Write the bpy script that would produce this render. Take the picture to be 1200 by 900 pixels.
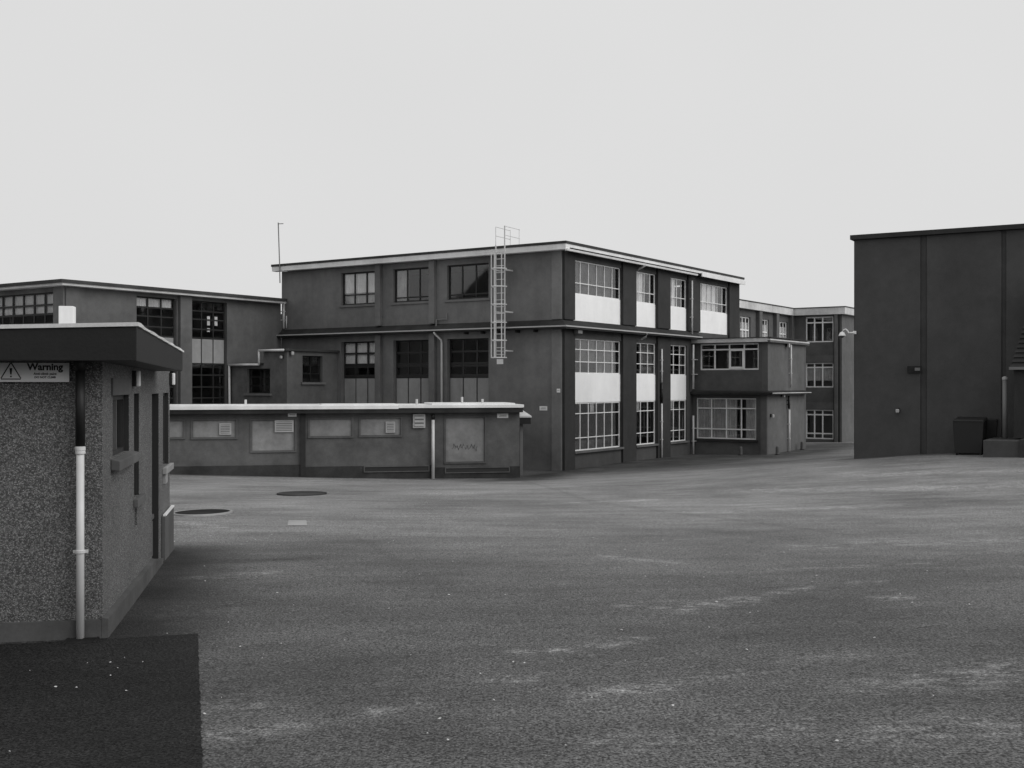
import bpy, bmesh, math, random
import numpy as np
from mathutils import Vector
R = math.radians
random.seed(7)
scene = bpy.context.scene
for o in list(bpy.data.objects): bpy.data.objects.remove(o)
C = scene.collection

# ------------------------------------------------------------------ camera
EYE = 1.6                      # eye height above the tarmac at the photographer's feet
F, CX, HY = 1323.0, 600.0, 451.0   # survey constants: focal length, centre and horizon of the 1200x900 survey photo
cam = bpy.data.cameras.new('camera'); cam.sensor_width = 36; cam.lens = 36 * F / 1200
cam.shift_y = (HY - 450) / 1200; cam.clip_start = .1; cam.clip_end = 6000
co = bpy.data.objects.new('camera', cam); C.objects.link(co)
co.location = (0, 0, EYE); co.rotation_euler = (R(90), 0, 0); scene.camera = co
# ------------------------------------------------------------------ sky, sun, exposure
SUN_EL, SUN_DIR = 34.0, (0.90, -0.43)      # compass direction towards the veiled sun
w = bpy.data.worlds.new('World'); scene.world = w; w.use_nodes = True
nt = w.node_tree; nt.nodes.clear()
sky = nt.nodes.new('ShaderNodeTexSky'); sky.sky_type = 'NISHITA'; sky.sun_disc = False
sky.sun_elevation = R(SUN_EL); sky.sun_rotation = math.atan2(SUN_DIR[0], SUN_DIR[1])
sky.dust_density = 4
bw = nt.nodes.new('ShaderNodeRGBToBW'); mixn = nt.nodes.new('ShaderNodeMix'); mixn.data_type = 'FLOAT'
tcw = nt.nodes.new('ShaderNodeTexCoord'); nz = nt.nodes.new('ShaderNodeTexNoise'); nz.inputs['Scale'].default_value = 1.6
nz.inputs['Detail'].default_value = 4
mr = nt.nodes.new('ShaderNodeMapRange'); mr.inputs['To Min'].default_value = 6.9; mr.inputs['To Max'].default_value = 7.9
nt.links.new(tcw.outputs['Generated'], nz.inputs['Vector']); nt.links.new(nz.outputs['Fac'], mr.inputs['Value'])
bg = nt.nodes.new('ShaderNodeBackground'); bg.inputs['Strength'].default_value = 0.1
wo = nt.nodes.new('ShaderNodeOutputWorld')
nt.links.new(sky.outputs['Color'], bw.inputs['Color'])
mixn.inputs[0].default_value = 0.96                     # closed cloud cover hides nearly all of the clear sky
nt.links.new(bw.outputs['Val'], mixn.inputs[2]); nt.links.new(mr.outputs['Result'], mixn.inputs[3])
nt.links.new(mixn.outputs[0], bg.inputs['Color']); nt.links.new(bg.outputs['Background'], wo.inputs['Surface'])
sl = bpy.data.lights.new('sun', 'SUN'); sl.energy = 1.5; sl.angle = R(50); sl.color = (1, .995, .985)
so = bpy.data.objects.new('sun', sl); C.objects.link(so)
sd = Vector((SUN_DIR[0] * math.cos(R(SUN_EL)), SUN_DIR[1] * math.cos(R(SUN_EL)), math.sin(R(SUN_EL))))
so.rotation_euler = sd.to_track_quat('Z', 'Y').to_euler(); so.location = (40, -20, 60)
vs = scene.view_settings; vs.view_transform = 'Standard'; vs.look = 'None'; vs.exposure = 0; vs.gamma = 1; vs.use_curve_mapping = False
scene.render.engine = 'CYCLES'
scene.render.resolution_x, scene.render.resolution_y = 1024, 768

# ------------------------------------------------------------------ materials (a grey picture: every colour is neutral)
class NT:
    def __init__(s, name):
        s.m = bpy.data.materials.new(name); s.m.use_nodes = True; s.t = s.m.node_tree; s.t.nodes.clear()
        s.out = s.n('ShaderNodeOutputMaterial'); s.co = s.n('ShaderNodeTexCoord')
    def n(s, k, **kw):
        x = s.t.nodes.new(k)
        for a, v in kw.items(): setattr(x, a, v)
        return x
    def l(s, a, b): s.t.links.new(a, b)
    def noise(s, scale, detail=4, rough=.6, stretch=None):
        x = s.n('ShaderNodeTexNoise'); x.inputs['Scale'].default_value = scale
        x.inputs['Detail'].default_value = detail; x.inputs['Roughness'].default_value = rough
        if stretch:
            mp = s.n('ShaderNodeMapping'); mp.inputs['Scale'].default_value = stretch
            s.l(s.co.outputs['Object'], mp.inputs['Vector']); s.l(mp.outputs['Vector'], x.inputs['Vector'])
        else: s.l(s.co.outputs['Object'], x.inputs['Vector'])
        return x.outputs['Fac']
    def rng(s, v, a, b, lo, hi):
        x = s.n('ShaderNodeMapRange'); s.l(v, x.inputs['Value'])
        for k, q in zip(('From Min', 'From Max', 'To Min', 'To Max'), (a, b, lo, hi)): x.inputs[k].default_value = q
        return x.outputs['Result']
    def m2(s, op, a, b):
        x = s.n('ShaderNodeMath', operation=op)
        for i, q in enumerate((a, b)):
            if isinstance(q, (int, float)): x.inputs[i].default_value = q
            else: s.l(q, x.inputs[i])
        return x.outputs[0]
    def bsdf(s, val, rough=.8, spec=.3, bump=None, bstr=.3, bdist=.01, metal=0):
        b = s.n('ShaderNodeBsdfPrincipled')
        if isinstance(val, (int, float)): b.inputs['Base Color'].default_value = (val, val, val, 1)
        else: s.l(val, b.inputs['Base Color'])
        if isinstance(rough, (int, float)): b.inputs['Roughness'].default_value = rough
        else: s.l(rough, b.inputs['Roughness'])
        b.inputs['Specular IOR Level'].default_value = spec; b.inputs['Metallic'].default_value = metal
        if bump is not None:
            bp = s.n('ShaderNodeBump'); bp.inputs['Strength'].default_value = bstr; bp.inputs['Distance'].default_value = bdist
            s.l(bump, bp.inputs['Height']); s.l(bp.outputs['Normal'], b.inputs['Normal'])
        s.l(b.outputs['BSDF'], s.out.inputs['Surface']); return b

def paint(name, v, var=.2, streak=.07, rough=.85, spec=.2, grain=.1, bstr=.25):
    """weathered masonry paint: broad patches, rain streaks and a fine grain"""
    k = NT(name)
    a = k.rng(k.noise(.45, 7, .68), .34, .66, 1 - var, 1 + var)
    b = k.rng(k.noise(1, 6, .6, (1.5, 1.5, .16)), .3, .72, 1 + streak * .6, 1 - streak)
    g = k.noise(38, 3, .7)
    a = k.m2('MULTIPLY', a, k.rng(k.noise(3.1, 6, .7), .34, .66, 1 - .4 * var, 1 + .4 * var))
    c = k.m2('MULTIPLY', k.m2('MULTIPLY', a, b), k.rng(g, .25, .75, 1 - grain, 1 + grain))
    k.bsdf(k.m2('MULTIPLY', c, v), rough, spec, g, bstr, .006)
    return k.m
def plain(name, v, rough=.5, spec=.4, var=.08, metal=0):
    k = NT(name)
    k.bsdf(k.m2('MULTIPLY', k.rng(k.noise(2.3, 5), .3, .7, 1 - var, 1 + var), v), rough, spec, metal=metal); return k.m
def glass_mat():
    k = NT('window_glass')
    tr = k.n('ShaderNodeBsdfTransparent'); tr.inputs['Color'].default_value = (.93, .93, .93, 1)
    gl = k.n('ShaderNodeBsdfGlossy'); gl.inputs['Roughness'].default_value = .03; gl.inputs['Color'].default_value = (.9, .9, .9, 1)
    bp = k.n('ShaderNodeBump'); bp.inputs['Strength'].default_value = .05; bp.inputs['Distance'].default_value = .02
    k.l(k.noise(.9, 2), bp.inputs['Height']); k.l(bp.outputs['Normal'], gl.inputs['Normal'])
    lw = k.n('ShaderNodeLayerWeight'); lw.inputs['Blend'].default_value = .5      # Schlick reflectance, the same on both sides of the pane
    mx = k.n('ShaderNodeMixShader'); k.l(k.m2('ADD', k.m2('MULTIPLY', k.m2('POWER', lw.outputs['Facing'], 5), .9), .055), mx.inputs['Fac'])
    k.l(tr.outputs[0], mx.inputs[1]); k.l(gl.outputs[0], mx.inputs[2]); k.l(mx.outputs[0], k.out.inputs['Surface'])
    return k.m
def pebble_mat():
    k = NT('pebble_dash')
    v = k.n('ShaderNodeTexVoronoi'); v.inputs['Scale'].default_value = 112; k.l(k.co.outputs['Object'], v.inputs['Vector'])
    sp = k.n('ShaderNodeSeparateColor'); k.l(v.outputs['Color'], sp.inputs['Color'])
    stone = k.rng(k.m2('POWER', sp.outputs[0], 1.8), 0, 1, .09, .42)
    gap = k.rng(v.outputs['Distance'], .3, .65, 1, .5)
    big = k.rng(k.noise(1.3, 5), .3, .7, .82, 1.12)
    val = k.m2('MULTIPLY', k.m2('MULTIPLY', stone, gap), big)
    hgt = k.m2('MULTIPLY', k.rng(v.outputs['Distance'], .05, .6, 1, 0), k.rng(sp.outputs[1], 0, 1, .5, 1))
    k.bsdf(val, .75, .3, hgt, .9, .012); return k.m
def asphalt_mat(name, lo, worn=True):
    k = NT(name)
    g1 = k.noise(58, 2, .6); g2 = k.noise(21, 4, .7)
    vo = k.n('ShaderNodeTexVoronoi'); vo.inputs['Scale'].default_value = 62; k.l(k.co.outputs['Object'], vo.inputs['Vector'])
    sp = k.n('ShaderNodeSeparateColor'); k.l(vo.outputs['Color'], sp.inputs['Color'])
    chip = k.m2('MULTIPLY', k.rng(sp.outputs[0], .62, 1, 0, 1), k.rng(vo.outputs['Distance'], .2, .5, 1, 0))
    grain = k.m2('ADD', k.m2('MULTIPLY', k.rng(g1, .38, .62, .25, 1.6), k.rng(g2, .34, .66, .7, 1.3)), k.m2('MULTIPLY', chip, 2.0))
    broad = k.rng(k.noise(.22, 7, .62), .34, .66, .74, 1.3)
    mid = k.rng(k.noise(1, 7, .68, (.55, 1.5, 1)), .36, .66, .8, 1.24)
    v = k.m2('MULTIPLY', k.m2('MULTIPLY', grain, k.m2('MULTIPLY', broad, mid)), lo)
    if worn:
        at = k.n('ShaderNodeAttribute', attribute_name='wear_shade')
        sep = k.n('ShaderNodeSeparateColor'); k.l(at.outputs['Color'], sep.inputs['Color'])
        br = k.m2('MULTIPLY', k.rng(k.noise(5, 8, .8, (.8, 1.6, 1)), .46, .6, 0, 1), k.rng(g2, .3, .62, .35, 1.3))
        light = k.m2('MULTIPLY', k.m2('MULTIPLY', sep.outputs[0], br), k.rng(grain, .2, 2, .6, 1.5))
        v = k.m2('ADD', v, k.m2('MULTIPLY', light, .19))
        dk = k.m2('MULTIPLY', sep.outputs[1], k.rng(k.noise(9, 5), .3, .6, .35, 1))
        v = k.m2('MULTIPLY', v, k.m2('SUBTRACT', 1, k.m2('MULTIPLY', dk, .62)))
        foot_shade = k.m2('MULTIPLY', sep.outputs[2], k.rng(k.noise(.8, 6), .25, .6, .65, 1))  # painted shade: darkens the tarmac along wall feet
        v = k.m2('MULTIPLY', v, k.m2('SUBTRACT', 1, k.m2('MULTIPLY', foot_shade, .86)))
        v = k.m2('MULTIPLY', v, k.rng(at.outputs['Alpha'], 0, 1, .95, 2.2))  # distance sheen of the sky, painted into the base colour
    k.bsdf(v, k.rng(g2, .3, .7, .7, .85), .28 if worn else .12, k.m2('ADD', g1, chip), .8, .008); return k.m

M = dict(
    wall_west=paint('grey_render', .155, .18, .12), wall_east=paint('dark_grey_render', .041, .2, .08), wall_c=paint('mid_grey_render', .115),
    wall_b=paint('outhouse_render', .10, .3, .1), skirting=paint('damp_skirting', .045, .4, .12, .95, .1), wall_d=paint('annex_render', .125, .35, .08),
    wall_e=paint('annex_dark_render', .10), wall_f=paint('far_block_render', .12), hall_strip=paint('hall_strip_render', .058, .2, .08), wall_g=paint('hall_render', .075, .16, .05),
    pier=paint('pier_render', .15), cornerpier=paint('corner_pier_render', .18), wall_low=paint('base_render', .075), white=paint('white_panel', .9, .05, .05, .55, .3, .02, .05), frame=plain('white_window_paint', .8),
    darkframe=plain('dark_window_paint', .018), fascia=paint('white_fascia', .78, .1, .12, .6, .3, .03, .05), felt=paint('roofing_felt', .05, .3, .1),
    lead=paint('ledge_felt', .03, .4, .1), panel=paint('grey_infill_panel', .28, .15, .15, .6, .3, .03, .05),
    lightpanel=paint('boarded_panel', .22, .3, .14, .7, .3, .05, .1), pipe=plain('white_pipe', .58, .45, .4, .14), blackpipe=plain('black_pipe', .012, .5),
    greypipe=plain('grey_pipe', .16, .5), curtain=plain('pale_curtain', .78, .9, .1, .15), greycurtain=plain('grey_curtain', .42, .9, .1, .2), dimcurtain=plain('dark_curtain', .13, .9, .1, .35),
    room=plain('room_plaster', .16, .9, .1), steel=plain('galvanised_steel', .62, .4, .5), glass=glass_mat(), pebble=pebble_mat(),
    plinth=paint('shed_plinth_paint', .085, .3, .2), boardend=paint('shed_fascia_board', .013, .2, .06, .5, .3), flash=paint('roof_flashing', .6, .2, .1, .6),
    smooth=paint('smooth_render', .10, .2, .25), darkdoor=plain('dark_painted_wood', .022, .5), sign=plain('white_sign_plate', .72, .35, .4, .03),
    ink=plain('black_print', .012, .6), greyink=plain('faded_print', .3, .6), vent=plain('grey_vent_plastic', .4, .5), concrete=paint('concrete', .12, .3, .2),
    bin=plain('dark_plastic', .016, .5), tile=paint('dark_clay_tile', .035, .4, .1, .7), porch=paint('porch_brickwork', .04, .3, .2), iron=paint('cast_iron', .022, .35, 0, .95, .05, .2),
    asphalt=asphalt_mat('asphalt', .088), patch=asphalt_mat('fresh_asphalt', .018, False), scuff=plain('graffiti', .07, .8), chalk=plain('white_scrap', .5, .7),
    light_conc=paint('repair_concrete', .3, .2, 0), hill=paint('hill_heather', .05, .3, 0))

# ------------------------------------------------------------------ mesh helpers
class MB:
    def __init__(s): s.v, s.f = [], []
    def hexa(s, c):            # 8 corners: bottom 0-3, top 4-7
        b = len(s.v); s.v += [tuple(p) for p in c]
        for q in ((0, 3, 2, 1), (4, 5, 6, 7), (0, 1, 5, 4), (1, 2, 6, 5), (2, 3, 7, 6), (3, 0, 4, 7)): s.f.append(tuple(b + i for i in q))
    def box(s, fc, u0, u1, n0, n1, z0, z1):
        s.hexa([fc.p(u, n, z) for z in (z0, z1) for u, n in ((u0, n0), (u1, n0), (u1, n1), (u0, n1))])
    def prism(s, poly, z0, z1):
        b = len(s.v); k = len(poly)
        s.v += [(x, y, z0) for x, y in poly] + [(x, y, z1) for x, y in poly]
        s.f += [tuple(b + i for i in range(k)), tuple(b + k + i for i in range(k))]
        for i in range(k): j = (i + 1) % k; s.f.append((b + i, b + j, b + k + j, b + k + i))
    def sweep(s, stations, prof):      # stations: functions n -> (x, y); prof: [(n, z)]
        b = len(s.v); k = len(prof)
        for st in stations:
            for n, z in prof: x, y = st(n); s.v.append((x, y, z))
        for a in range(len(stations) - 1):
            for i in range(k): j = (i + 1) % k; s.f.append((b + a * k + i, b + a * k + j, b + (a + 1) * k + j, b + (a + 1) * k + i))
        s.f += [tuple(b + i for i in range(k)), tuple(b + (len(stations) - 1) * k + i for i in range(k))]
    def tube(s, pts, r, seg=8):
        pts = [Vector(p) for p in pts]; b = len(s.v)
        for i, p in enumerate(pts):
            d = (pts[min(i + 1, len(pts) - 1)] - pts[max(i - 1, 0)]).normalized()
            a = d.cross(Vector((0, 0, 1)) if abs(d.z) < .9 else Vector((1, 0, 0))).normalized(); c = d.cross(a)
            for k in range(seg):
                t = 2 * math.pi * k / seg; s.v.append(tuple(p + r * (math.cos(t) * a + math.sin(t) * c)))
        for i in range(len(pts) - 1):
            for k in range(seg): j = (k + 1) % seg; s.f.append((b + i * seg + k, b + i * seg + j, b + (i + 1) * seg + j, b + (i + 1) * seg + k))
        s.f += [tuple(b + k for k in range(seg)), tuple(b + (len(pts) - 1) * seg + k for k in range(seg))]
    def lathe(s, c, prof, seg=20):
        b = len(s.v)
        for r, z in prof:
            for k in range(seg): t = 2 * math.pi * k / seg; s.v.append((c[0] + r * math.cos(t), c[1] + r * math.sin(t), c[2] + z))
        for i in range(len(prof) - 1):
            for k in range(seg): j = (k + 1) % seg; s.f.append((b + i * seg + k, b + i * seg + j, b + (i + 1) * seg + j, b + (i + 1) * seg + k))
        s.f += [tuple(b + k for k in range(seg)), tuple(b + (len(prof) - 1) * seg + k for k in range(seg))]
    def wall(s, fc, u0, u1, z0, z1, holes, th=.3):
        us = sorted({u0, u1} | {h[i] for h in holes for i in (0, 1)}); zs = sorted({z0, z1} | {h[i] for h in holes for i in (2, 3)})
        us = [u for u in us if u0 <= u <= u1]; zs = [z for z in zs if z0 <= z <= z1]
        solid = lambda i, j: 0 <= i < len(us) - 1 and 0 <= j < len(zs) - 1 and not any(
            h[0] < (us[i] + us[i + 1]) / 2 < h[1] and h[2] < (zs[j] + zs[j + 1]) / 2 < h[3] for h in holes)
        def quad(pts):
            b = len(s.v); s.v.extend(fc.p(*p) for p in pts); s.f.append((b, b + 1, b + 2, b + 3))
        for i in range(len(us) - 1):
            for j in range(len(zs) - 1):
                if not solid(i, j): continue
                a, c, e, g = us[i], us[i + 1], zs[j], zs[j + 1]
                quad([(a, 0, e), (c, 0, e), (c, 0, g), (a, 0, g)]); quad([(a, -th, e), (a, -th, g), (c, -th, g), (c, -th, e)])
                if not solid(i - 1, j): quad([(a, 0, e), (a, 0, g), (a, -th, g), (a, -th, e)])
                if not solid(i + 1, j): quad([(c, 0, e), (c, -th, e), (c, -th, g), (c, 0, g)])
                if not solid(i, j - 1): quad([(a, 0, e), (a, -th, e), (c, -th, e), (c, 0, e)])
                if not solid(i, j + 1): quad([(a, 0, g), (c, 0, g), (c, -th, g), (a, -th, g)])
    def build(s, name, mat, parent=None, base=(0, 0, 0), bevel=0, smooth=False):
        me = bpy.data.meshes.new(name)
        me.from_pydata([(x - base[0], y - base[1], z - base[2]) for x, y, z in s.v], [], s.f)
        bm = bmesh.new(); bm.from_mesh(me); bmesh.ops.remove_doubles(bm, verts=bm.verts, dist=1e-5)
        if bevel:
            bmesh.ops.recalc_face_normals(bm, faces=bm.faces)
            bmesh.ops.bevel(bm, geom=[e for e in bm.edges if e.is_manifold and e.calc_face_angle(0) > .5], offset=bevel, segments=2, affect='EDGES', profile=.6)
        bmesh.ops.recalc_face_normals(bm, faces=bm.faces); bm.to_mesh(me); bm.free()
        if smooth:
            for p in me.polygons: p.use_smooth = True
        me.materials.append(M[mat] if isinstance(mat, str) else mat)
        o = bpy.data.objects.new(name, me); C.objects.link(o)
        if parent is not None: o.parent = parent
        else: o.location = base
        return o

class Face:
    """a wall plane: origin (x, y), unit direction along the wall, outward normal"""
    def __init__(s, o, d, out): s.o, s.d, s.n = o, d, out
    def p(s, u, n, z): return (s.o[0] + u * s.d[0] + n * s.n[0], s.o[1] + u * s.d[1] + n * s.n[1], z)
    def u(s, px, n=0):     # survey: wall coordinate and height from the surveyed photo
        r = (px - CX) / F; ox, oy = s.o[0] + n * s.n[0], s.o[1] + n * s.n[1]
        return (r * oy - ox) / (s.d[0] - r * s.d[1])
    def z(s, px, py, n=0): return EYE + (HY - py) / F * (s.o[1] + n * s.n[1] + s.u(px, n) * s.d[1])
    def at(s, u): return lambda n: s.p(u, n, 0)[:2]
def corner(fa, fb, o): return lambda n: (o[0] + n * (fa.n[0] + fb.n[0]), o[1] + n * (fa.n[1] + fb.n[1]))

def thing(name, label, cat, base, group=None):
    o = bpy.data.objects.new(name, None); C.objects.link(o); o.location = base; o.empty_display_size = .3
    o['label'] = label; o['category'] = cat
    if group: o['group'] = group
    return o
def tag(o, label, cat, group=None):
    o['label'] = label; o['category'] = cat
    if group: o['group'] = group
    return o
class T:
    """a thing with a base; add() builds a part or sub-part of it"""
    def __init__(s, name, label, cat, base, group=None): s.base = base; s.e = thing(name, label, cat, base, group)
    def add(s, name, mb, mat, parent=None, **kw): return mb.build(name, mat, parent or s.e, s.base, **kw)
    def box(s, name, fc, dims, mat, parent=None, **kw): mb = MB(); mb.box(fc, *dims); return s.add(name, mb, mat, parent, **kw)
    def pipe(s, name, pts, r, mat, parent=None): mb = MB(); mb.tube(pts, r); return s.add(name, mb, mat, parent, smooth=True)

def window(t, fc, u0, u1, z0, z1, cols, breaks, mat, rec=.12, fw=.05, bw=.035, cur=(), colw=None, sill=None, skip=()):
    """frame with glazing bars (part) and one pane per light (sub-parts); cur: (col0, col1, zlo, zhi, material)"""
    f = MB(); a, b = -rec - .05, -rec
    f.box(fc, u0, u1, a, b, z1 - fw, z1); f.box(fc, u0, u1, a, b, z0, z0 + fw)
    f.box(fc, u0, u0 + fw, a, b - .002, z0 + fw, z1 - fw); f.box(fc, u1 - fw, u1, a, b - .002, z0 + fw, z1 - fw)
    us = colw or [u0 + (u1 - u0) * i / cols for i in range(cols + 1)]; zs = [z0] + sorted(breaks) + [z1]
    for u in us[1:-1]: f.box(fc, u - bw / 2, u + bw / 2, a, b, z0 + fw, z1 - fw)
    for z in zs[1:-1]: f.box(fc, u0 + fw, u1 - fw, a + .004, b - .004, z - bw / 2, z + bw / 2)
    w_ = t.add('window', f, mat)
    for i in range(len(us) - 1):
        for j in range(len(zs) - 1):
            m = MB(); tilt = random.uniform(-.004, .004)
            m.box(fc, us[i] + bw / 2 - .004, us[i + 1] - bw / 2 + .004, -rec - .03 + tilt, -rec - .024 + tilt, zs[j] + bw / 2 - .004, zs[j + 1] - bw / 2 + .004)
            t.add('pane', m, 'glass', w_)
    for c0, c1, za, zb, cm in cur:
        m = MB(); ua, ub = us[0] + (us[-1] - us[0]) * c0 / (len(us) - 1), us[0] + (us[-1] - us[0]) * c1 / (len(us) - 1)
        k = max(4, int((ub - ua) / .07)); prof = [(ua + (ub - ua) * i / k, -rec - .085 + (.02 if i % 2 else -.025) * random.uniform(.5, 1.3)) for i in range(k + 1)]
        ring = [fc.p(u, n, 0)[:2] for u, n in prof] + [fc.p(u, n - .012, 0)[:2] for u, n in reversed(prof)]
        m.prism(ring, za, zb); t.add('curtain', m, cm, w_)
    if sill: t.box('sill', fc, (u0 - .12, u1 + .12, -rec, sill, z0 - .1, z0 - .002), 'pier', w_)
    return w_

# ------------------------------------------------------------------ the ground
TH = R(33.5); DR = (math.sin(TH), math.cos(TH)); DL = (-math.cos(TH), math.sin(TH)); NW = (-DR[0], -DR[1]); NE = (-DL[0], -DL[1])
SV = (-.204, .979); SVN = (.979, .204); SFD = (-.979, -.204); SFN = (.204, -.979)
gp = np.array([(0, 0, 0), (0, 5, -.15), (-3.17, 8.87, -.40), (-4.25, 14.1, -.50), (.29, 43.1, -1.95), (-13.7, 40.3, -1.55), (2.1, 47, -1.97), (7.4, 55, -1.93),
    (12.6, 55.6, -1.85), (15.5, 60, -1.78), (20, 78, -2.37), (12.12, 40, -1.03), (14.9, 38.3, -.69), (20, 34, -.6), (5, 25, -1.0), (-7, 26, -1.05), (-12, 8, -.35),
    (10, 16, -.42), (0, -20, .7), (-20, 0, -.1), (22, 10, .1), (-22, 60, -2), (30, 70, -2), (-25, 35, -1.2)], float)
def tps(r2): return np.where(r2 > 1e-9, .5 * r2 * np.log(np.maximum(r2, 1e-9)), 0)
_d = ((gp[:, None, :2] - gp[None, :, :2]) ** 2).sum(-1); _n = len(gp)
_A = np.zeros((_n + 3, _n + 3)); _A[:_n, :_n] = tps(_d) + np.eye(_n) * 4.0; _A[:_n, _n] = 1; _A[:_n, _n + 1:] = gp[:, :2]; _A[_n:, :_n] = _A[:_n, _n:].T
_s = np.linalg.solve(_A, np.concatenate([gp[:, 2], np.zeros(3)]))
def gz(x, y):
    x = np.clip(np.asarray(x, float), -28, 34); y = np.clip(np.asarray(y, float), -22, 95)
    r2 = (x[..., None] - gp[:, 0]) ** 2 + (y[..., None] - gp[:, 1]) ** 2
    return tps(r2) @ _s[:_n] + _s[_n] + _s[_n + 1] * x + _s[_n + 2] * y
def g(x, y): return float(gz(x, y))
def ground_at(px, py):         # walk the survey ray to the ground
    lo, hi = 2.0, 90.0
    for _ in range(50):
        mid = (lo + hi) / 2
        if EYE + (HY - py) / F * mid > g((px - CX) / F * mid, mid): lo = mid
        else: hi = mid
    return ((px - CX) / F * lo, lo)
def axis(segs, tail):
    a = []
    for s0, s1, st in segs: a += list(np.arange(s0, s1, st))
    a += [segs[-1][1]] + tail[1]; return np.array(tail[0] + a)
xs = axis([(-30, -9, .7), (-9, 13, .09), (13, 36, .7)], ([-3000, -800, -200, -60], [60, 200, 800, 3000]))
ys = axis([(-24, 3, 1), (3, 24, .09), (24, 46, .25), (46, 100, .9)], ([-3000, -800, -200, -60], [200, 800, 3000]))
XX, YY = np.meshgrid(xs, ys); ZZ = gz(XX, YY)
nx, ny = len(xs), len(ys)
verts = np.stack([XX, YY, ZZ], -1).reshape(-1, 3)
ii = (np.arange(ny - 1)[:, None] * nx + np.arange(nx - 1)[None, :]).ravel()
faces = np.stack([ii, ii + 1, ii + nx + 1, ii + nx], -1)
me = bpy.data.meshes.new('ground'); me.from_pydata(verts.tolist(), [], faces.tolist())
# worn streaks (pale scuffed aggregate), dark seams and painted wall-foot shade: world strokes x0, y0, x1, y1, half width, strength
wear_shade = np.zeros((len(verts), 3)); vx, vy = verts[:, 0], verts[:, 1]
def stroke(ch, pts, hw, k):
    for (x0, y0), (x1, y1) in zip(pts[:-1], pts[1:]):
        L2 = (x1 - x0) ** 2 + (y1 - y0) ** 2 + 1e-9
        t = np.clip(((vx - x0) * (x1 - x0) + (vy - y0) * (y1 - y0)) / L2, 0, 1)
        d = np.hypot(vx - x0 - t * (x1 - x0), vy - y0 - t * (y1 - y0))
        wear_shade[:, ch] = np.maximum(wear_shade[:, ch], k * np.clip(1.3 - d / hw, 0, 1))
S_LIGHT = [([(615, 764), (680, 760), (745, 750)], .13, .9), ([(690, 815), (725, 812), (770, 804)], .16, .9), ([(725, 710), (790, 704)], .1, .6), ([(790, 714), (830, 709), (870, 703)], .22, .9),
    ([(870, 702), (950, 688)], .13, .7), ([(580, 799), (606, 798)], .13, .8), ([(1110, 795), (1200, 785)], .35, .75), ([(800, 797), (885, 787)], .1, .7), ([(1000, 806), (1060, 800)], .2, .6),
    ([(1030, 701), (1065, 700)], .14, .8), ([(1000, 683), (1032, 680)], .1, .6), ([(1055, 862), (1150, 850)], .3, .6), ([(440, 833), (495, 823)], .15, .6), ([(240, 862), (330, 852)], .2, .7), ([(250, 830), (300, 822)], .3, .45),
    ([(220, 678), (310, 671)], .18, .7), ([(190, 722), (265, 715)], .16, .5), ([(710, 652), (800, 660)], .12, .5), ([(900, 668), (1090, 660)], .15, .5), ([(960, 640), (1190, 632)], .5, .4), ([(820, 600), (1040, 592)], .6, .45),
    ([(880, 575), (1190, 570)], .9, .5), ([(1010, 556), (1200, 552)], .8, .5), ([(640, 590), (760, 586)], .35, .5), ([(720, 868), (800, 860)], .2, .5), ([(890, 850), (920, 848)], .25, .55), ([(930, 775), (1010, 768)], .12, .5), ([(210, 612), (250, 618)], .25, .6)]
for pts, hw, k in S_LIGHT: stroke(0, [ground_at(*p) for p in pts], hw, k)
for pts, hw, k in [([(404, 624), (440, 641), (470, 660), (520, 690)], .06, .35), ([(205, 660), (280, 658), (360, 654)], .22, .75), ([(600, 560), (700, 590), (870, 610), (1000, 628)], .12, .35),
    ([(200, 582), (270, 586)], .5, .5), ([(200, 590), (220, 589)], .4, .6), ([(700, 588), (830, 606)], .2, .3), ([(1060, 584), (1200, 590)], .7, .35)]: stroke(1, [ground_at(*p) for p in pts], hw, k)
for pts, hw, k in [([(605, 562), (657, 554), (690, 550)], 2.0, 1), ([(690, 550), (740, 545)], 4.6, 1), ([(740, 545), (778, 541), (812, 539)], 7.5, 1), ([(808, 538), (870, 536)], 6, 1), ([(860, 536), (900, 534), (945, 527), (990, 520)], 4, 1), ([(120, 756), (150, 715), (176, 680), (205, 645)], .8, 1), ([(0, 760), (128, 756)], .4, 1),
    ([(190, 556), (430, 560), (612, 562)], .5, .8), ([(1000, 538), (1115, 531), (1200, 534)], .6, .7), ([(820, 620), (1000, 640)], .4, .25)]: stroke(2, [ground_at(*p) for p in pts], hw, k)  # soft shade at the building bases, painted into the ground colour
tone = np.clip((vy - 7) / 16, 0, 1); tone = tone * tone * (3 - 2 * tone)     # grazing sky sheen put into the colour: paler with distance
ca = me.color_attributes.new('wear_shade', 'FLOAT_COLOR', 'POINT')
ca.data.foreach_set('color', np.concatenate([wear_shade, tone[:, None]], 1).astype(np.float32).ravel())
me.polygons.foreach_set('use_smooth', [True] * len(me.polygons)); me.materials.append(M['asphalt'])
go = bpy.data.objects.new('ground', me); C.objects.link(go); go['kind'] = 'structure'
def sheet(name, poly, mat, lift=.005, kind=None, n=24, rag=0):
    """a thin skin that follows the ground inside a four-sided outline"""
    m = MB(); (a, b, c, d) = [np.array(p, float) for p in poly]
    for i in range(n + 1):
        for j in range(n + 1):
            s, t = i / n, j / n; q = (1 - s) * ((1 - t) * a + t * d) + s * ((1 - t) * b + t * c)
            if rag and (i in (0, n) or j in (0, n)): q = q + np.array([random.uniform(-rag, rag), random.uniform(-rag, rag)])
            m.v.append((q[0], q[1], g(*q) + lift))
    for i in range(n):
        for j in range(n): k = i * (n + 1) + j; m.f.append((k, k + 1, k + n + 2, k + n + 1))
    o = m.build(name, mat)
    if kind: o['kind'] = kind
    return o
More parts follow.
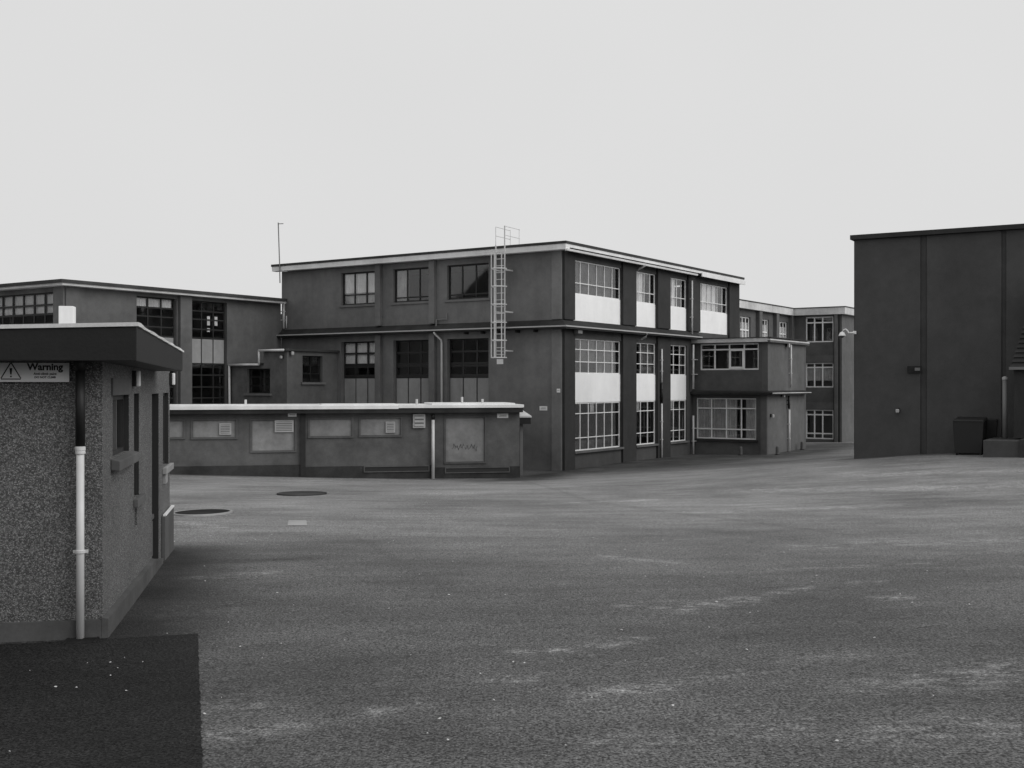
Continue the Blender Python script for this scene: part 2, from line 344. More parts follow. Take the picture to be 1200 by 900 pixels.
sheet('tarmac_patch', [(-9.0, 7.3), (-9.0, 3.4), ground_at(239, 940), ground_at(232, 743)], 'patch', .005, 'structure', 110, .005)
# low wooded hills behind the photographer and out to the west: seen only mirrored in the window glass
hm = MB(); N = 90
for i in range(N + 1):
    a = R(150 + 170 * i / N); h = 29 + 7 * math.sin(i * .31) + 5 * math.sin(i * .83 + 1) + 2.5 * math.sin(i * 2.3) + random.uniform(-1.5, 1.5)
    for rr, hh in ((230, -3), (250, h * .8), (262, h), (300, h * .7), (420, -3)): hm.v.append((rr * math.cos(a), rr * math.sin(a), hh))
for i in range(N):
    for j in range(4): k = i * 5 + j; hm.f.append((k, k + 1, k + 6, k + 5))
ho = hm.build('hills', 'hill'); ho['kind'] = 'structure'

# ------------------------------------------------------------------ main three-storey block
AC = (2.1, 47.0); AL = Face(AC, DL, NW); AR = Face(AC, DR, NE); LA, RA = 16.2, 19.0; ZB = -2.7; ZR = 7.2
A = T('school_block', 'three-storey dark rendered school block with white window panels and caged roof ladder', 'building', (AC[0], AC[1], -1.97))
sR = [(AR.u(672), AR.u(728), 6), (AR.u(744), AR.u(769), 3), (AR.u(784), AR.u(805), 3), (AR.u(819), AR.u(853), 6)]
TOP = (3.86 + EYE, 5.31 + EYE); LO1 = (2.084, 3.585); LO2 = (-1.22, .84)
hol = []
for i, (a, b, c) in enumerate(sR): hol += [(a, b, 4.32, TOP[1])] + ([(a, b, LO2[0], LO1[1])] if i < 3 else [])
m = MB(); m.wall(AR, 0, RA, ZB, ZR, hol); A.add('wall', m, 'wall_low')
wl = [(AL.u(442), AL.u(400)), (AL.u(505), AL.u(461)), (AL.u(572.5), AL.u(524))]
ZT = (3.78 + EYE, 5.32 + EYE); ZL = (.45, 3.64)
m = MB(); m.wall(AL, .3, LA, ZB, ZR, [(a, b, ZT[0], ZT[1]) for a, b in wl] + [(a, b, ZL[0], ZL[1]) for a, b in wl]); A.add('wall', m, 'wall_west')
m = MB()
back = Face(AL.p(LA, 0, 0)[:2], DR, DL); m.wall(back, .003, RA - .3, ZB, ZR, []); b2 = Face(AR.p(RA, 0, 0)[:2], DL, DR); m.wall(b2, .003, LA, ZB, ZR, []); A.add('wall', m, 'wall_east')
for z in (1.0, 3.98):
    A.add('floor_slab', (lambda q: (q.prism([AL.p(.35, -.35, 0)[:2], AL.p(LA - .4, -.35, 0)[:2], AL.p(LA - .4, -RA + .4, 0)[:2], AL.p(.35, -RA + .4, 0)[:2]], z - .15, z), q)[1])(MB()), 'room')
m = MB(); m.box(AL, 4.2, LA - .5, -5.0, -4.85, ZB, ZR); m.box(AR, 5.0, RA - .5, -4.2, -4.05, ZB, ZR); A.add('partition', m, 'room')
# roof with felt edge and white fascia
ov = .38
poly = [corner(AL, AR, AC)(ov), AR.p(RA - .1, ov, 0)[:2], b2.p(LA + .3, .04, 0)[:2], AL.p(LA + .3, ov, 0)[:2]]
m = MB(); m.prism(poly, 7.30, 7.43); fa_ = A.add('fascia', m, 'fascia')
m = MB(); m.box(AL, -ov + .001, LA + .29, .05, ov - .001, 7.2, 7.298); A.add('fascia_board', m, 'fascia', fa_)
m = MB(); m.box(AR, .3, RA + .03, .002, ov - .06, 7.19, 7.298); A.add('soffit', m, 'wall_east', fa_)
pl2 = [corner(AL, AR, AC)(ov + .03), AR.p(RA - .07, ov + .03, 0)[:2], b2.p(LA + .33, .07, 0)[:2], AL.p(LA + .33, ov + .03, 0)[:2]]
m = MB(); m.prism(pl2, 7.433, 7.54); rf = A.add('roof', m, 'felt')
m = MB(); m.sweep([AR.at(-.35), AR.at(12.6)], [(ov - .05, 7.14), (ov + .06, 7.14), (ov + .08, 7.22), (ov - .05, 7.22)]); A.add('gutter', m, 'fascia', rf)
m = MB(); m.sweep([AR.at(13.1), AR.at(RA - .05)], [(ov + .032, 7.14), (ov + .09, 7.14), (ov + .09, 7.34), (ov + .032, 7.34)]); A.add('gutter', m, 'fascia', rf)
# ledge between first and second floor
prof = [(.002, 4.33), (.40, 4.05), (.40, 3.93), (.002, 3.93)]
m = MB(); m.sweep([AL.at(LA), corner(AL, AR, AC), AR.at(13.2)], prof); lg = A.add('ledge', m, 'lead')
m = MB(); m.sweep([AL.at(LA), corner(AL, AR, AC), AR.at(13.2)], [(.403, 4.06), (.44, 4.06), (.44, 4.005), (.403, 4.005)]); A.add('gutter', m, 'vent', lg)
for k in range(5):
    A.box('bracket', AL, (1.2 + .9 * k, 1.26 + .9 * k, .003, .30, 3.82, 3.928), 'lead', lg)
# piers
def pier(fc, u0, u1, n, z0, z1, mat): A.box('pier', fc, (u0, u1, .001, n, z0, z1), mat, bevel=.02)
for a, b, z in ((0.02, AL.u(647), .05),):
    for z0, z1 in ((ZB, 3.925), (4.335, 7.198)): pier(AL, a, b, .06, z0, z1, 'cornerpier')
for a, b in wl[:2]:
    w0 = a - .32
    for z0, z1 in ((ZB, 3.925), (4.335, 7.198)): pier(AL, w0, a - .01, .2, z0, z1, 'pier')
edges = [(0.02, sR[0][0]), (sR[0][1], sR[1][0]), (sR[1][1], sR[2][0]), (sR[2][1], sR[3][0]), (sR[3][1], RA - .02)]
for i, (a, b) in enumerate(edges):
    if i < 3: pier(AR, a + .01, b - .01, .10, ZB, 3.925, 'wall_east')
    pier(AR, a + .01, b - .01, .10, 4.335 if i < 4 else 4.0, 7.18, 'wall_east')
# east windows
cur_top = [[(0, 1, 5.5, 6.86, 'dimcurtain'), (1.04, 5, 5.5, 6.86, 'dimcurtain')], [(0, 1.9, 5.5, 6.86, 'curtain')], [(0, 2, 5.5, 6.86, 'curtain')], [(0, 4, 5.5, 6.86, 'curtain')]]
for i, (a, b, c) in enumerate(sR):
    window(A, AR, a, b, TOP[0], TOP[1], c if c == 6 else 4 if i == 1 else 4, [4.35 + EYE], 'frame', cur=cur_top[i], rec=.08)
    A.box('panel', AR, (a + .003, b - .003, -.14, -.05, 4.325, TOP[0] - .003), 'white')
    if i < 3:
        window(A, AR, a, b, LO1[0], LO1[1], c, [2.59, 3.116], 'frame', rec=.08, cur=[(1, c, 2.1, 3.5, 'dimcurtain')] if i == 1 else [(c * .18, c * .5, 2.6, 3.5, 'dimcurtain'), (c * .55, c * .9, 2.1, 3.5, 'dimcurtain')] if i == 0 else ())
        A.box('panel', AR, (a + .003, b - .003, -.14, -.05, LO2[1] + .003, LO1[0] - .003), 'white')
        w_ = window(A, AR, a, b, LO2[0], LO2[1], c, [-.67, .37], 'frame', rec=.08, cur=[(.2, c - .3, -1.2, -.8, 'dimcurtain')] if i == 0 else ())
        A.box('sill', AR, (a - .05, b + .05, -.08, .13, LO2[0] - .09, LO2[0] - .003), 'concrete', w_)
        A.box('notice', AR, (a + (b - a) * (2.3 / c if c == 6 else .15), a + (b - a) * (2.3 / c if c == 6 else .15) + .32, -.128, -.12, .42, .8), 'greycurtain', w_)
# west windows
for i, (a, b) in enumerate(wl):
    cu = [[(0, 3, 5.95, 6.88, 'curtain'), (0, 3, 5.42, 5.93, 'greycurtain')], [(2, 3, 5.4, 6.88, 'greycurtain')], ()][i]
    window(A, AL, a, b, ZT[0], ZT[1], 3, [5.86] if i == 0 else [5.6], 'darkframe', cur=cu, sill=.06, fw=.07, bw=.06)
    window(A, AL, a, b, 1.92, ZL[1], 3, [2.03, 2.45, 2.56, 3.08], 'darkframe', rec=.2, fw=.06, bw=.09,
           cur=[(0, 3, 2.56, 3.6, 'curtain')] if i == 0 else ())
    for j in range(3):
        u0, u1 = a + (b - a) * j / 3, a + (b - a) * (j + 1) / 3
        A.box('infill_panel', AL, (u0 + .035, u1 - .035, -.24, -.19, .46, 1.9), 'panel')
    mb = MB(); mb.box(AL, a + .002, b - .002, -.29, -.245, .455, 1.915); A.add('panel_backing', mb, 'darkframe')
# downpipes
def dpipe(t, fc, px, n, y0, y1, mat, r=.045, name='downpipe'):
    u = fc.u(px, n); z0, z1 = fc.z(px, y1, n), fc.z(px, y0, n)
    o = t.pipe(name, [fc.p(u, n, z0), fc.p(u, n, z1)], r, mat)
    for k in range(1, 3):
        z = z0 + (z1 - z0) * k / 3; mb = MB(); mb.box(fc, u - r - .008, u + r + .008, .0, n + r + .006, z - .02, z + .02); t.add('bracket', mb, mat, o)
    return o
u = AL.u(517.5, .12)
A.pipe('downpipe', [AL.p(u + .22, .40, 3.95), AL.p(u + .2, .34, 3.86), AL.p(u, .16, 3.6), AL.p(u, .12, 3.5), AL.p(u, .12, ZB + .6)], .045, 'pipe')
mb = MB(); mb.tube([AL.p(u + .3, .12, 4.5), AL.p(u + .3, .12, 4.2)], .04); mb.tube([AL.p(u + .34, .1, 4.52), AL.p(u - .25, .1, 4.52)], .03); mb.tube([AL.p(u - .25, .1, 4.5), AL.p(u - .25, .1, 4.8)], .03)
A.add('overflow_pipe', mb, 'greypipe')
dpipe(A, AR, 775.5, .17, 409, 448, 'pipe'); dpipe(A, AR, 775.5, .17, 473, 536, 'pipe'); dpipe(A, AR, 775.5, .17, 449, 472, 'blackpipe', .06)
dpipe(A, AR, 811, .2, 329, 393, 'pipe')
u = AR.u(748); A.pipe('overflow_pipe', [AR.p(u, .46, 3.98), AR.p(u, .42, 3.85), AR.p(u - .12, .2, 3.72)], .05, 'pipe')
u = AR.u(746); A.pipe('overflow_pipe', [AR.p(u, ov + .1, 7.2), AR.p(u, ov, 7.1), AR.p(u - .15, .15, 6.95)], .05, 'pipe')
u = AL.u(337); A.pipe('overflow_pipe', [AL.p(u, .08, 4.4), AL.p(u, .08, 5.0)], .03, 'pipe')
A.box('floodlight', AR, (AR.u(670), AR.u(675), .12, .32, AR.z(672, 391), AR.z(672, 387)), 'greypipe')

# ------------------------------------------------------------------ left-hand classroom block
CK = (-18.1, 45.7); CR = Face(CK, DR, NE); CLf = Face(CK, DL, NW); LC, DC = 12.1, 14.0
B3 = T('classroom_block', 'two-storey grey rendered block with overhanging flat roof and tall dark windows', 'building', (CK[0], CK[1], g(*CK)))
cw = [(CR.u(160), CR.u(207)), (CR.u(225), CR.u(266))]; cz = (.4, 5.44)
m = MB(); m.wall(CR, 0, LC, -2.6, 5.6, [(a, b, *cz) for a, b in cw]); B3.add('wall', m, 'wall_c')
lw = (CLf.u(63), CLf.u(63) + 6 * .745)
m = MB(); m.wall(CLf, .3, DC, -2.6, 5.6, [(lw[0], lw[1], 4.1, 5.4)]); B3.add('wall', m, 'wall_d')
m = MB(); q1 = Face(CLf.p(DC, 0, 0)[:2], DR, DL); m.wall(q1, .003, LC + 6, -2.6, 5.6, []); q2 = Face(CR.p(LC + 6, 0, 0)[:2], DL, DR); m.wall(q2, .31, DC - .3, -2.6, 5.6, []); m.box(CR, LC - .3, LC - .01, -DC + .31, -.31, -2.6, 5.59); B3.add('wall', m, 'wall_c')
for z in (2.6,): m = MB(); m.prism([CR.p(.4, -.4, 0)[:2], CR.p(LC, -.4, 0)[:2], CR.p(LC, -DC + .5, 0)[:2], CR.p(.4, -DC + .5, 0)[:2]], z - .2, z); B3.add('floor_slab', m, 'room')
m = MB(); m.box(CR, .5, LC, -4.6, -4.45, -2.5, 5.55); B3.add('partition', m, 'room')
def rp(n): return [corner(CLf, CR, CK)(n), CR.p(LC - .05, n, 0)[:2], CR.p(LC - .05, -DC - .2, 0)[:2], CLf.p(DC + .2, n, 0)[:2]]
m = MB(); m.prism(rp(.42), 5.6, 5.7); B3.add('fascia', m, 'flash')
m = MB(); m.prism(rp(.5), 5.703, 5.83); B3.add('roof', m, 'felt')
B3.box('pier', CR, (.003, CR.u(92), .001, .08, -2.6, 5.598), 'wall_c'); B3.box('pier', CLf, (.003, CLf.u(64), .001, .07, -2.6, 5.598), 'pier')
B3.box('pier', CR, (CR.u(208.5), CR.u(222), .001, .18, -2.6, 5.598), 'wall_c')
for i, (a, b) in enumerate(cw):
    window(B3, CR, a, b, 3.72, 5.44, 3, [4.15, 4.6, 4.98], 'darkframe', rec=.16, fw=.06, bw=.06, cur=[(0, 1, 5.03, 5.4, 'curtain'), (1.05, 2, 5.03, 5.4, 'curtain'), (2.05, 2.9, 5.03, 5.4, 'curtain')] if i == 0 else ())
    for j in range(3): B3.box('infill_panel', CR, (a + (b - a) * j / 3 + .035, a + (b - a) * (j + 1) / 3 - .035, -.24, -.17, 2.6, 3.7), 'panel')
    mb = MB(); mb.box(CR, a + .002, b - .002, -.29, -.245, 2.59, 3.715); B3.add('panel_backing', mb, 'darkframe')
    wn = window(B3, CR, a, b, .41, 2.585, 3, [1.0, 1.5, 2.05], 'darkframe', rec=.16, fw=.06, bw=.06)
    if i == 1:
        for uu, zz, hh in ((1.05, 4.35, .42), (1.5, 4.35, .42), (1.05, 4.05, .17)): B3.box('notice', CR, (a + uu, a + uu + .17, -.2, -.195, zz, zz + hh), 'curtain', wn)
window(B3, CLf, lw[0], lw[1], 4.1, 5.4, 6, [4.52, 4.9], 'darkframe', rec=.1, fw=.06, bw=.08, cur=[(0, 6, 4.55, 5.36, 'curtain')])
dpipe(B3, CR, 332.5, .14, 355, 385, 'pipe', .06)
# ------------------------------------------------------------------ stepped infill annex
DQ = (-10.18, 51.06); DLf = Face(DQ, DL, NW); DRf = Face(DQ, DR, NE)
D = T('stepped_annex', 'small rendered annex with stepped flat roof and two small dark windows', 'building', (DQ[0], DQ[1], g(*DQ)))
s1, s2 = DLf.u(309), DLf.u(271.5); zh, zl = 3.14, 2.5
w1 = (DLf.u(316.5), DLf.u(289.5), DLf.z(303, 461), DLf.z(303, 432)); w2 = (DRf.u(354.5), DRf.u(378), DRf.z(366, 448), DRf.z(366, 417))
m = MB(); m.wall(DLf, .3, s1, -2.4, zh, [(w1[0], min(w1[1], s1 - .06), w1[2], zh - .62)] if False else []); 
m = MB(); m.wall(DLf, .3, s2, -2.4, zl, [w1]); m.wall(DLf, .3, s1, zl + .001, zh, []); D.add('wall', m, 'wall_d')
m = MB(); m.wall(DRf, 0, 3.38, -2.4, zh, [w2]); D.add('wall', m, 'wall_c')
m = MB(); m.box(DLf, s1 - .3, s1 - .002, -3.3, -.31, zl + .002, zh); m.box(DLf, s2 - .3, s2 - .002, -3.3, -.31, -2.4, zl - .002); D.add('wall', m, 'wall_d')
m = MB(); m.box(DLf, -.12, s1 + .12, -3.36, .15, zh + .002, zh + .1); m.box(DLf, s1 + .122, s2 + .05, -3.0, .15, zl + .002, zl + .1); D.add('roof', m, 'felt')
def gut(u0, u1, z): D.pipe('gutter', [DLf.p(u0, .2, z), DLf.p(u1, .2, z)], .055, 'pipe')
gut(0, s1 + .12, zh + .03); gut(s1 + .1, s2, zl + .03)
D.pipe('downpipe', [DLf.p(s1 + .1, .2, zh), DLf.p(s1 + .1, .2, zl + .02)], .05, 'pipe'); D.pipe('downpipe', [DLf.p(s2 - .05, .2, zl + .02), DLf.p(s2 - .05, .16, -1.8)], .05, 'pipe')
window(D, DLf, *w1, 2, [w1[2] + .35, w1[2] + .75], 'darkframe', rec=.14, sill=.1); window(D, DRf, *w2, 2, [w2[2] + .4, w2[2] + .8], 'darkframe', rec=.14, sill=.1)
m = MB(); m.box(DRf, .5, 3.3, -2.0, -1.9, -2.3, zh); m.box(DLf, 1.99, s2 - .35, -1.6, -1.5, -2.3, zl - .05); D.add('partition', m, 'room')
def lamp(name, fc, px, py, label, group=None, s=.12):
    group = group or 'small wall lamps on the school buildings'
    u, z = fc.u(px, .1), fc.z(px, py, .1); t = T(name, label, 'lamp', fc.p(u, 0, z), group)
    t.box('mount', fc, (u - .05, u + .05, .002, .09, z - .06, z + .1), 'blackpipe'); t.box('lens', fc, (u - s / 2, u + s / 2, .092, .092 + s * .7, z - s * .55, z + s * .55), 'vent', bevel=.03)
lamp('wall_lamp', DLf, 330, 418.5, 'small square bulkhead lamp under the gutter of the stepped annex')
lamp('wall_lamp', DRf, 342, 414, 'small pale lamp high on the corner wall of the stepped annex', s=.14)

# ------------------------------------------------------------------ low outhouse in front of the main block
BO = (.29, 43.1); BF = Face(BO, SFD, SFN); LB, DB = 21.0, 3.6
Bt = T('low_outhouse', 'long low flat-roofed outhouse with white roof edge and boarded-up openings', 'building', (BO[0], BO[1], g(*BO)))
def bp(px, py): return BF.u(px), BF.z(px, py)
pan = [(180, 215, 493, 512.5, None), (226, 276.5, 492.5, 512.5, (257, 271, 496, 509.5)), (295.5, 345.5, 492.5, 528, (322, 344, 492.5, 506.5)),
       (363, 412.5, 491, 511, None), (422.5, 469.5, 490.5, 510, (452, 463, 494, 507)), (522.5, 568, 489.5, 541, None)]
ph = []
for x0, x1, y0, y1, v in pan: ph.append((BF.u(x1), BF.u(x0), BF.z((x0 + x1) / 2, y1), BF.z((x0 + x1) / 2, y0)))
m = MB(); m.wall(BF, 0, LB, -2.8, .74, ph); Bt.add('wall', m, 'wall_b')
m = MB(); s_ = Face(BO, SV, SVN); m.wall(s_, .303, DB, -2.8, .74, []); m.wall(Face(BF.p(LB, 0, 0)[:2], SV, (-SVN[0], -SVN[1])), .303, DB, -2.8, .74, []); m.wall(Face(BF.p(0, -DB, 0)[:2], SFD, SV), .003, LB, -2.8, .74, []); Bt.add('wall', m, 'wall_b')
for i, (x0, x1, y0, y1, v) in enumerate(pan):
    a, b, z0, z1 = ph[i]; pn = Bt.box('boarded_panel', BF, (a + .003, b - .003, -.14, -.05, z0 + .003, z1 - .003), 'lightpanel')
    f = MB(); e = .07
    f.box(BF, a - e, b + e, .001, .045, z0 - e, z0 - .002); f.box(BF, a - e, b + e, .001, .03, z1 + .002, z1 + e * .7)
    f.box(BF, a - e, a - .002, .001, .025, z0, z1); f.box(BF, b + .002, b + e, .001, .025, z0, z1); Bt.add('panel_frame', f, 'wall_b', pn)
    if v:
        va, vb, vz0, vz1 = BF.u(v[1]), BF.u(v[0]), BF.z(v[0], v[3]), BF.z(v[0], v[2])
        vt = Bt.box('vent', BF, (va, vb, -.048, .012, vz0, vz1), 'vent'); k = max(4, int((vz1 - vz0) / .075))
        Bt.box('vent_opening', BF, (va + .05, vb - .05, .0125, .015, vz0 + .05, vz1 - .05), 'greypipe', vt)
        for q in range(k):
            z = vz0 + .055 + (vz1 - vz0 - .11) * (q + .25) / k; Bt.box('slat', BF, (va + .05, vb - .05, .0155, .032, z, z + (vz1 - vz0 - .11) / k * .5), 'vent', vt)
# scribble on the big board
gm = MB(); a, b, z0, z1 = ph[5]; rr = random.Random(3); x = a + .28
while x < b - .3:
    pts = []; zz = z0 + .55 + rr.uniform(-.05, .05)
    for q in range(7): pts.append(BF.p(x + q * .025 + rr.uniform(-.02, .02), -.046, zz + .09 * math.sin(q * 1.3 + x * 9) + rr.uniform(-.04, .04)))
    gm.tube(pts, .009, 5); x += rr.uniform(.12, .2)
Bt.add('scribble', gm, 'scuff')
va, vb, vz0, vz1 = BF.u(498), BF.u(483.5), BF.z(490, 501.5), BF.z(490, 485); vt = Bt.box('wall_vent', BF, (va, vb, .001, .12, vz0, vz1), 'vent', bevel=.015); Bt.box('vent_opening', BF, (va + .06, vb - .06, .1205, .124, vz0 + .06, vz1 - .06), 'greypipe', vt)
for q in range(3): z = vz0 + .07 + q * .14; Bt.box('slat', BF, (va + .055, vb - .055, .1245, .155, z, z + .08), 'vent', vt)
sk = MB(); sk.box(BF, -.01, BF.u(508), .001, .05, -2.5, BF.z(560, 547)); Bt.add('skirting', sk, 'skirting')
sk = MB(); sk.box(BF, BF.u(508) + .003, BF.u(355), .001, .05, -2.5, BF.z(430, 546)); Bt.add('skirting', sk, 'skirting'); sk = MB(); sk.box(BF, BF.u(355) + .003, LB, .001, .05, -2.5, BF.z(250, 546)); Bt.add('skirting', sk, 'skirting')
for x0, x1, y0, y1 in ((426, 503, 545.5, 557), (521, 597, 547, 558)):
    a, b, z0, z1 = BF.u(x1), BF.u(x0), BF.z((x0 + x1) / 2, y1), BF.z((x0 + x1) / 2, y0); gr = MB()
    gr.box(BF, a, b, .052, .09, z1 - .04, z1); gr.box(BF, a, b, .052, .09, z0 + .13, z0 + .165); gr.box(BF, a, a + .04, .052, .088, z0 + .17, z1 - .042); gr.box(BF, b - .04, b, .052, .088, z0 + .17, z1 - .042)
    go_ = Bt.add('floor_vent', gr, 'smooth'); Bt.box('vent_opening', BF, (a + .045, b - .045, .053, .057, z0 + .17, z1 - .045), 'darkdoor', go_)
Bt.box('pilaster', BF, (BF.u(358), BF.u(352), .001, .10, -2.6, .735), 'lead')
# roof: dark fascia board, white flashing on top, right end splayed back
rz = .74
rpoly = [BF.p(-.05, .32, 0)[:2], BF.p(LB + .3, .32, 0)[:2], BF.p(LB + .3, -DB - .1, 0)[:2], BF.p(-.3, -DB + .6, 0)[:2], BF.p(-.2, -.3, 0)[:2]]
m = MB(); m.prism(rpoly, rz - .18, rz - .002); m2_ = MB(); m2_.box(BF, .05, LB, .05, .31, rz - .25, rz - .004); Bt.add('fascia', m, 'lead')
def splay(n, zb, zt, e): return
m = MB(); m.prism([BF.p(-.02, .36, 0)[:2], BF.p(BF.u(466), .36, 0)[:2], BF.p(BF.u(466), -DB - .1, 0)[:2], BF.p(-.34, -DB + .6, 0)[:2], BF.p(-.24, -.3, 0)[:2]], rz, rz + .10); rw = Bt.add('roof', m, 'fascia')
m = MB(); m.prism([BF.p(BF.u(466) + .002, .36, 0)[:2], BF.p(LB + .35, .36, 0)[:2], BF.p(LB + .35, -DB - .1, 0)[:2], BF.p(BF.u(466) + .002, -DB - .1, 0)[:2]], rz - .03, rz + .09); Bt.add('roof', m, 'fascia')
m = MB(); m.box(BF, BF.u(377), BF.u(180), -.9, .3, rz + .091, rz + .15); Bt.add('roof_kerb', m, 'fascia', rw)
m = MB(); m.box(BF, .2, BF.u(506), -2.2, .1, rz + .101, rz + .17); Bt.add('roof_kerb', m, 'fascia', rw)
m = MB(); m.box(BF, BF.u(466), BF.u(374), -1.4, .25, rz + .092, rz + .15); Bt.add('roof_kerb', m, 'fascia', rw)
for px in (287.5, 489.5, 543, 567): uu = BF.u(px); m = MB(); m.tube([BF.p(uu, -.3, rz + .1), BF.p(uu, -.3, rz + (.32 if px != 543 else .40))], .045); Bt.add('vent_pipe', m, 'pipe', rw)
uu = BF.u(507.5, .12); Bt.pipe('downpipe', [BF.p(uu, .12, g(.3, 43) + .02), BF.p(uu, .12, BF.z(507, 492))], .06, 'pipe'); Bt.pipe('downpipe', [BF.p(uu, .12, BF.z(507, 491)), BF.p(uu, .12, .5)], .065, 'blackpipe')
def plate(name, fc, x0, x1, y0, y1, label, lines=2, n=.004):
    u0, u1 = sorted((fc.u(x0), fc.u(x1))); z0, z1 = fc.z((x0 + x1) / 2, y1), fc.z((x0 + x1) / 2, y0)
    t = T(name, label, 'sign', fc.p((u0 + u1) / 2, 0, z0), 'small white wall signs'); t.box('plate', fc, (u0, u1, n, n + .015, z0, z1), 'sign', bevel=.004)
    for k in range(lines):
        z = z0 + (z1 - z0) * (.25 + .5 * (k + .5) / lines); t.box('print', fc, (u0 + (u1 - u0) * .16, u1 - (u1 - u0) * (.16 + .1 * k), n + .0155, n + .0175, z - .012, z + .012), 'greyink')
plate('wall_sign', BF, 582.5, 595.5, 484.5, 489.8, 'white sign on the outhouse wall right of the big boarded panel')
plate('wall_sign', BF, 337.5, 347.5, 484, 488.2, 'small white sign above the louvred vent beside the dark pilaster', 1)
plate('wall_sign', AL, 632.5, 641.5, 476, 481, 'white sign on the blank wall of the main block beside its corner')
plate('wall_sign', AL, 653.5, 657.5, 455.5, 460, 'tiny square white sign on the corner pier of the main block', 1, .065)
# porch roof in the gap behind the outhouse
cu1 = BF.u(623, -1.75)
Pc = T('porch_canopy', 'small porch roof with pale top in the gap beside the outhouse', 'canopy', BF.p(-.25, -1.9, g(.6, 45)))
m = MB(); m.hexa([BF.p(1.5, -3.5, .3), BF.p(cu1 + .1, -3.1, .3), BF.p(cu1, -1.75, .3), BF.p(1.5, -1.75, .3), BF.p(1.5, -3.5, .72), BF.p(cu1 + .25, -3.1, .68), BF.p(cu1, -1.75, .36), BF.p(1.5, -1.75, .36)]); Pc.add('roof', m, 'flash')
m = MB(); m.box(BF, cu1 + .03, 1.4, -3.2, -1.77, .04, .298); Pc.add('fascia', m, 'boardend')
m = MB(); m.box(BF, cu1 + .3, cu1 + .42, -2.2, -2.0, -2.5, .038); Pc.add('post', m, 'wall_west')

# ------------------------------------------------------------------ two-storey annex by the main block
EC = (12.6, 55.6); EL = Face(EC, DL, NW); ER = Face(EC, DR, NE); LE, DE = 4.05, 5.3
E = T('two_storey_annex', 'two-storey flat-roofed annex with broad white-framed windows on both floors', 'building', (EC[0], EC[1], g(*EC)))
eu = (EL.u(889), EL.u(820.5), EL.z(855, 433.5), EL.z(855, 402.5)); el = (EL.u(886), EL.u(816), EL.z(850, 514.5), EL.z(850, 466.5))
eu = (eu[0], min(eu[1], LE - .06), eu[2], eu[3]); el = (el[0], min(el[1], LE - .06), el[2], el[3])
ze = 3.72
m = MB(); m.wall(EL, .3, LE - .003, -2.6, ze, [eu, el]); E.add('wall', m, 'wall_e')
m = MB(); m.wall(ER, 0, DE, -2.6, ze, []); E.add('wall', m, 'wall_c')
m = MB(); m.box(EL, .003, LE, -DE - .3, -DE - .01, -2.6, ze - .002); E.add('wall', m, 'wall_e')
m = MB(); m.box(EL, .31, LE - .01, -2.6, -2.45, -2.5, ze - .01); E.add('partition', m, 'room'); m = MB(); m.box(EL, .31, LE - .01, -2.4, -.31, 1.0, 1.2); E.add('floor_slab', m, 'room')
m = MB(); m.prism([EL.p(-.05, .22, 0)[:2], EL.p(LE - .01, .22, 0)[:2], EL.p(LE - .01, -DE - .3, 0)[:2], ER.p(DE + .3, .05, 0)[:2], ER.p(-.2, .05, 0)[:2]], ze + .002, ze + .2); E.add('fascia', m, 'flash'); m = MB(); m.box(ER, -.18, DE + .3, .052, .2, ze + .08, ze + .14); E.add('gutter', m, 'flash'); m = MB(); m.box(ER, -.18, DE + .3, .052, .19, ze - .02, ze + .078); E.add('fascia', m, 'wall_c')
m = MB(); m.prism([corner(EL, ER, EC)(.25), EL.p(LE - .02, .25, 0)[:2], EL.p(LE - .02, -DE - .3, 0)[:2], ER.p(DE + .33, .25, 0)[:2]], ze + .202, ze + .24); E.add('roof', m, 'felt')
zq = EL.z(860, 461); m = MB(); m.sweep([EL.at(LE + .3), corner(EL, ER, EC), ER.at(DE + .1)], [(.002, zq + .14), (.34, zq + .06), (.34, zq - .06), (.002, zq - .06)]); lg2 = E.add('ledge', m, 'lead')
m = MB(); m.sweep([ER.at(-.3), ER.at(DE + .1)], [(.342, zq + .04), (.37, zq + .04), (.37, zq + .005), (.342, zq + .005)]); E.add('gutter', m, 'flash', lg2)
wn = window(E, EL, *eu, 4, [EL.z(855, 409.5)], 'frame', rec=.06, fw=.07, bw=.07)
q = (eu[1] - eu[0]) / 4; zf = EL.z(855, 409.5); f = MB()
for d in ((eu[0] + q, eu[0] + q + .09), (eu[0] + 2 * q - .09, eu[0] + 2 * q)): f.box(EL, d[0], d[1], -.055, -.03, eu[2] + .05, zf)
f.box(EL, eu[0] + q + .092, eu[0] + 2 * q - .092, -.055, -.03, eu[2] + .05, eu[2] + .16); f.box(EL, eu[0] + q + .092, eu[0] + 2 * q - .092, -.055, -.03, zf - .08, zf); E.add('casement', f, 'frame', wn)
window(E, EL, *el, 4, [EL.z(850, 503), EL.z(850, 478.5)], 'frame', rec=.08, fw=.06, bw=.06, cur=[(1.35, 4, el[2] + .05, el[3] - .05, 'greycurtain'), (.05, .75, el[2] + .05, el[3] - .05, 'greycurtain')])
E.box('sill', EL, (el[0] - .1, LE - .01, .001, .09, el[2] - .12, el[2] - .01), 'wall_east')
E.box('pier', EL, (EL.u(899.5), EL.u(892), .001, .09, -2.6, zq - .065), 'wall_f')
dpipe(E, ER, 927, .1, 404, 454, 'pipe'); dpipe(E, ER, 925, .1, 480, 531, 'pipe', .05); dpipe(E, ER, 924.5, .1, 464, 479, 'blackpipe', .06)
dpipe(E, EL, 812.5, .42, 404, 456, 'pipe', .05); dpipe(E, EL, 812.5, .3, 487, 532, 'pipe', .05)
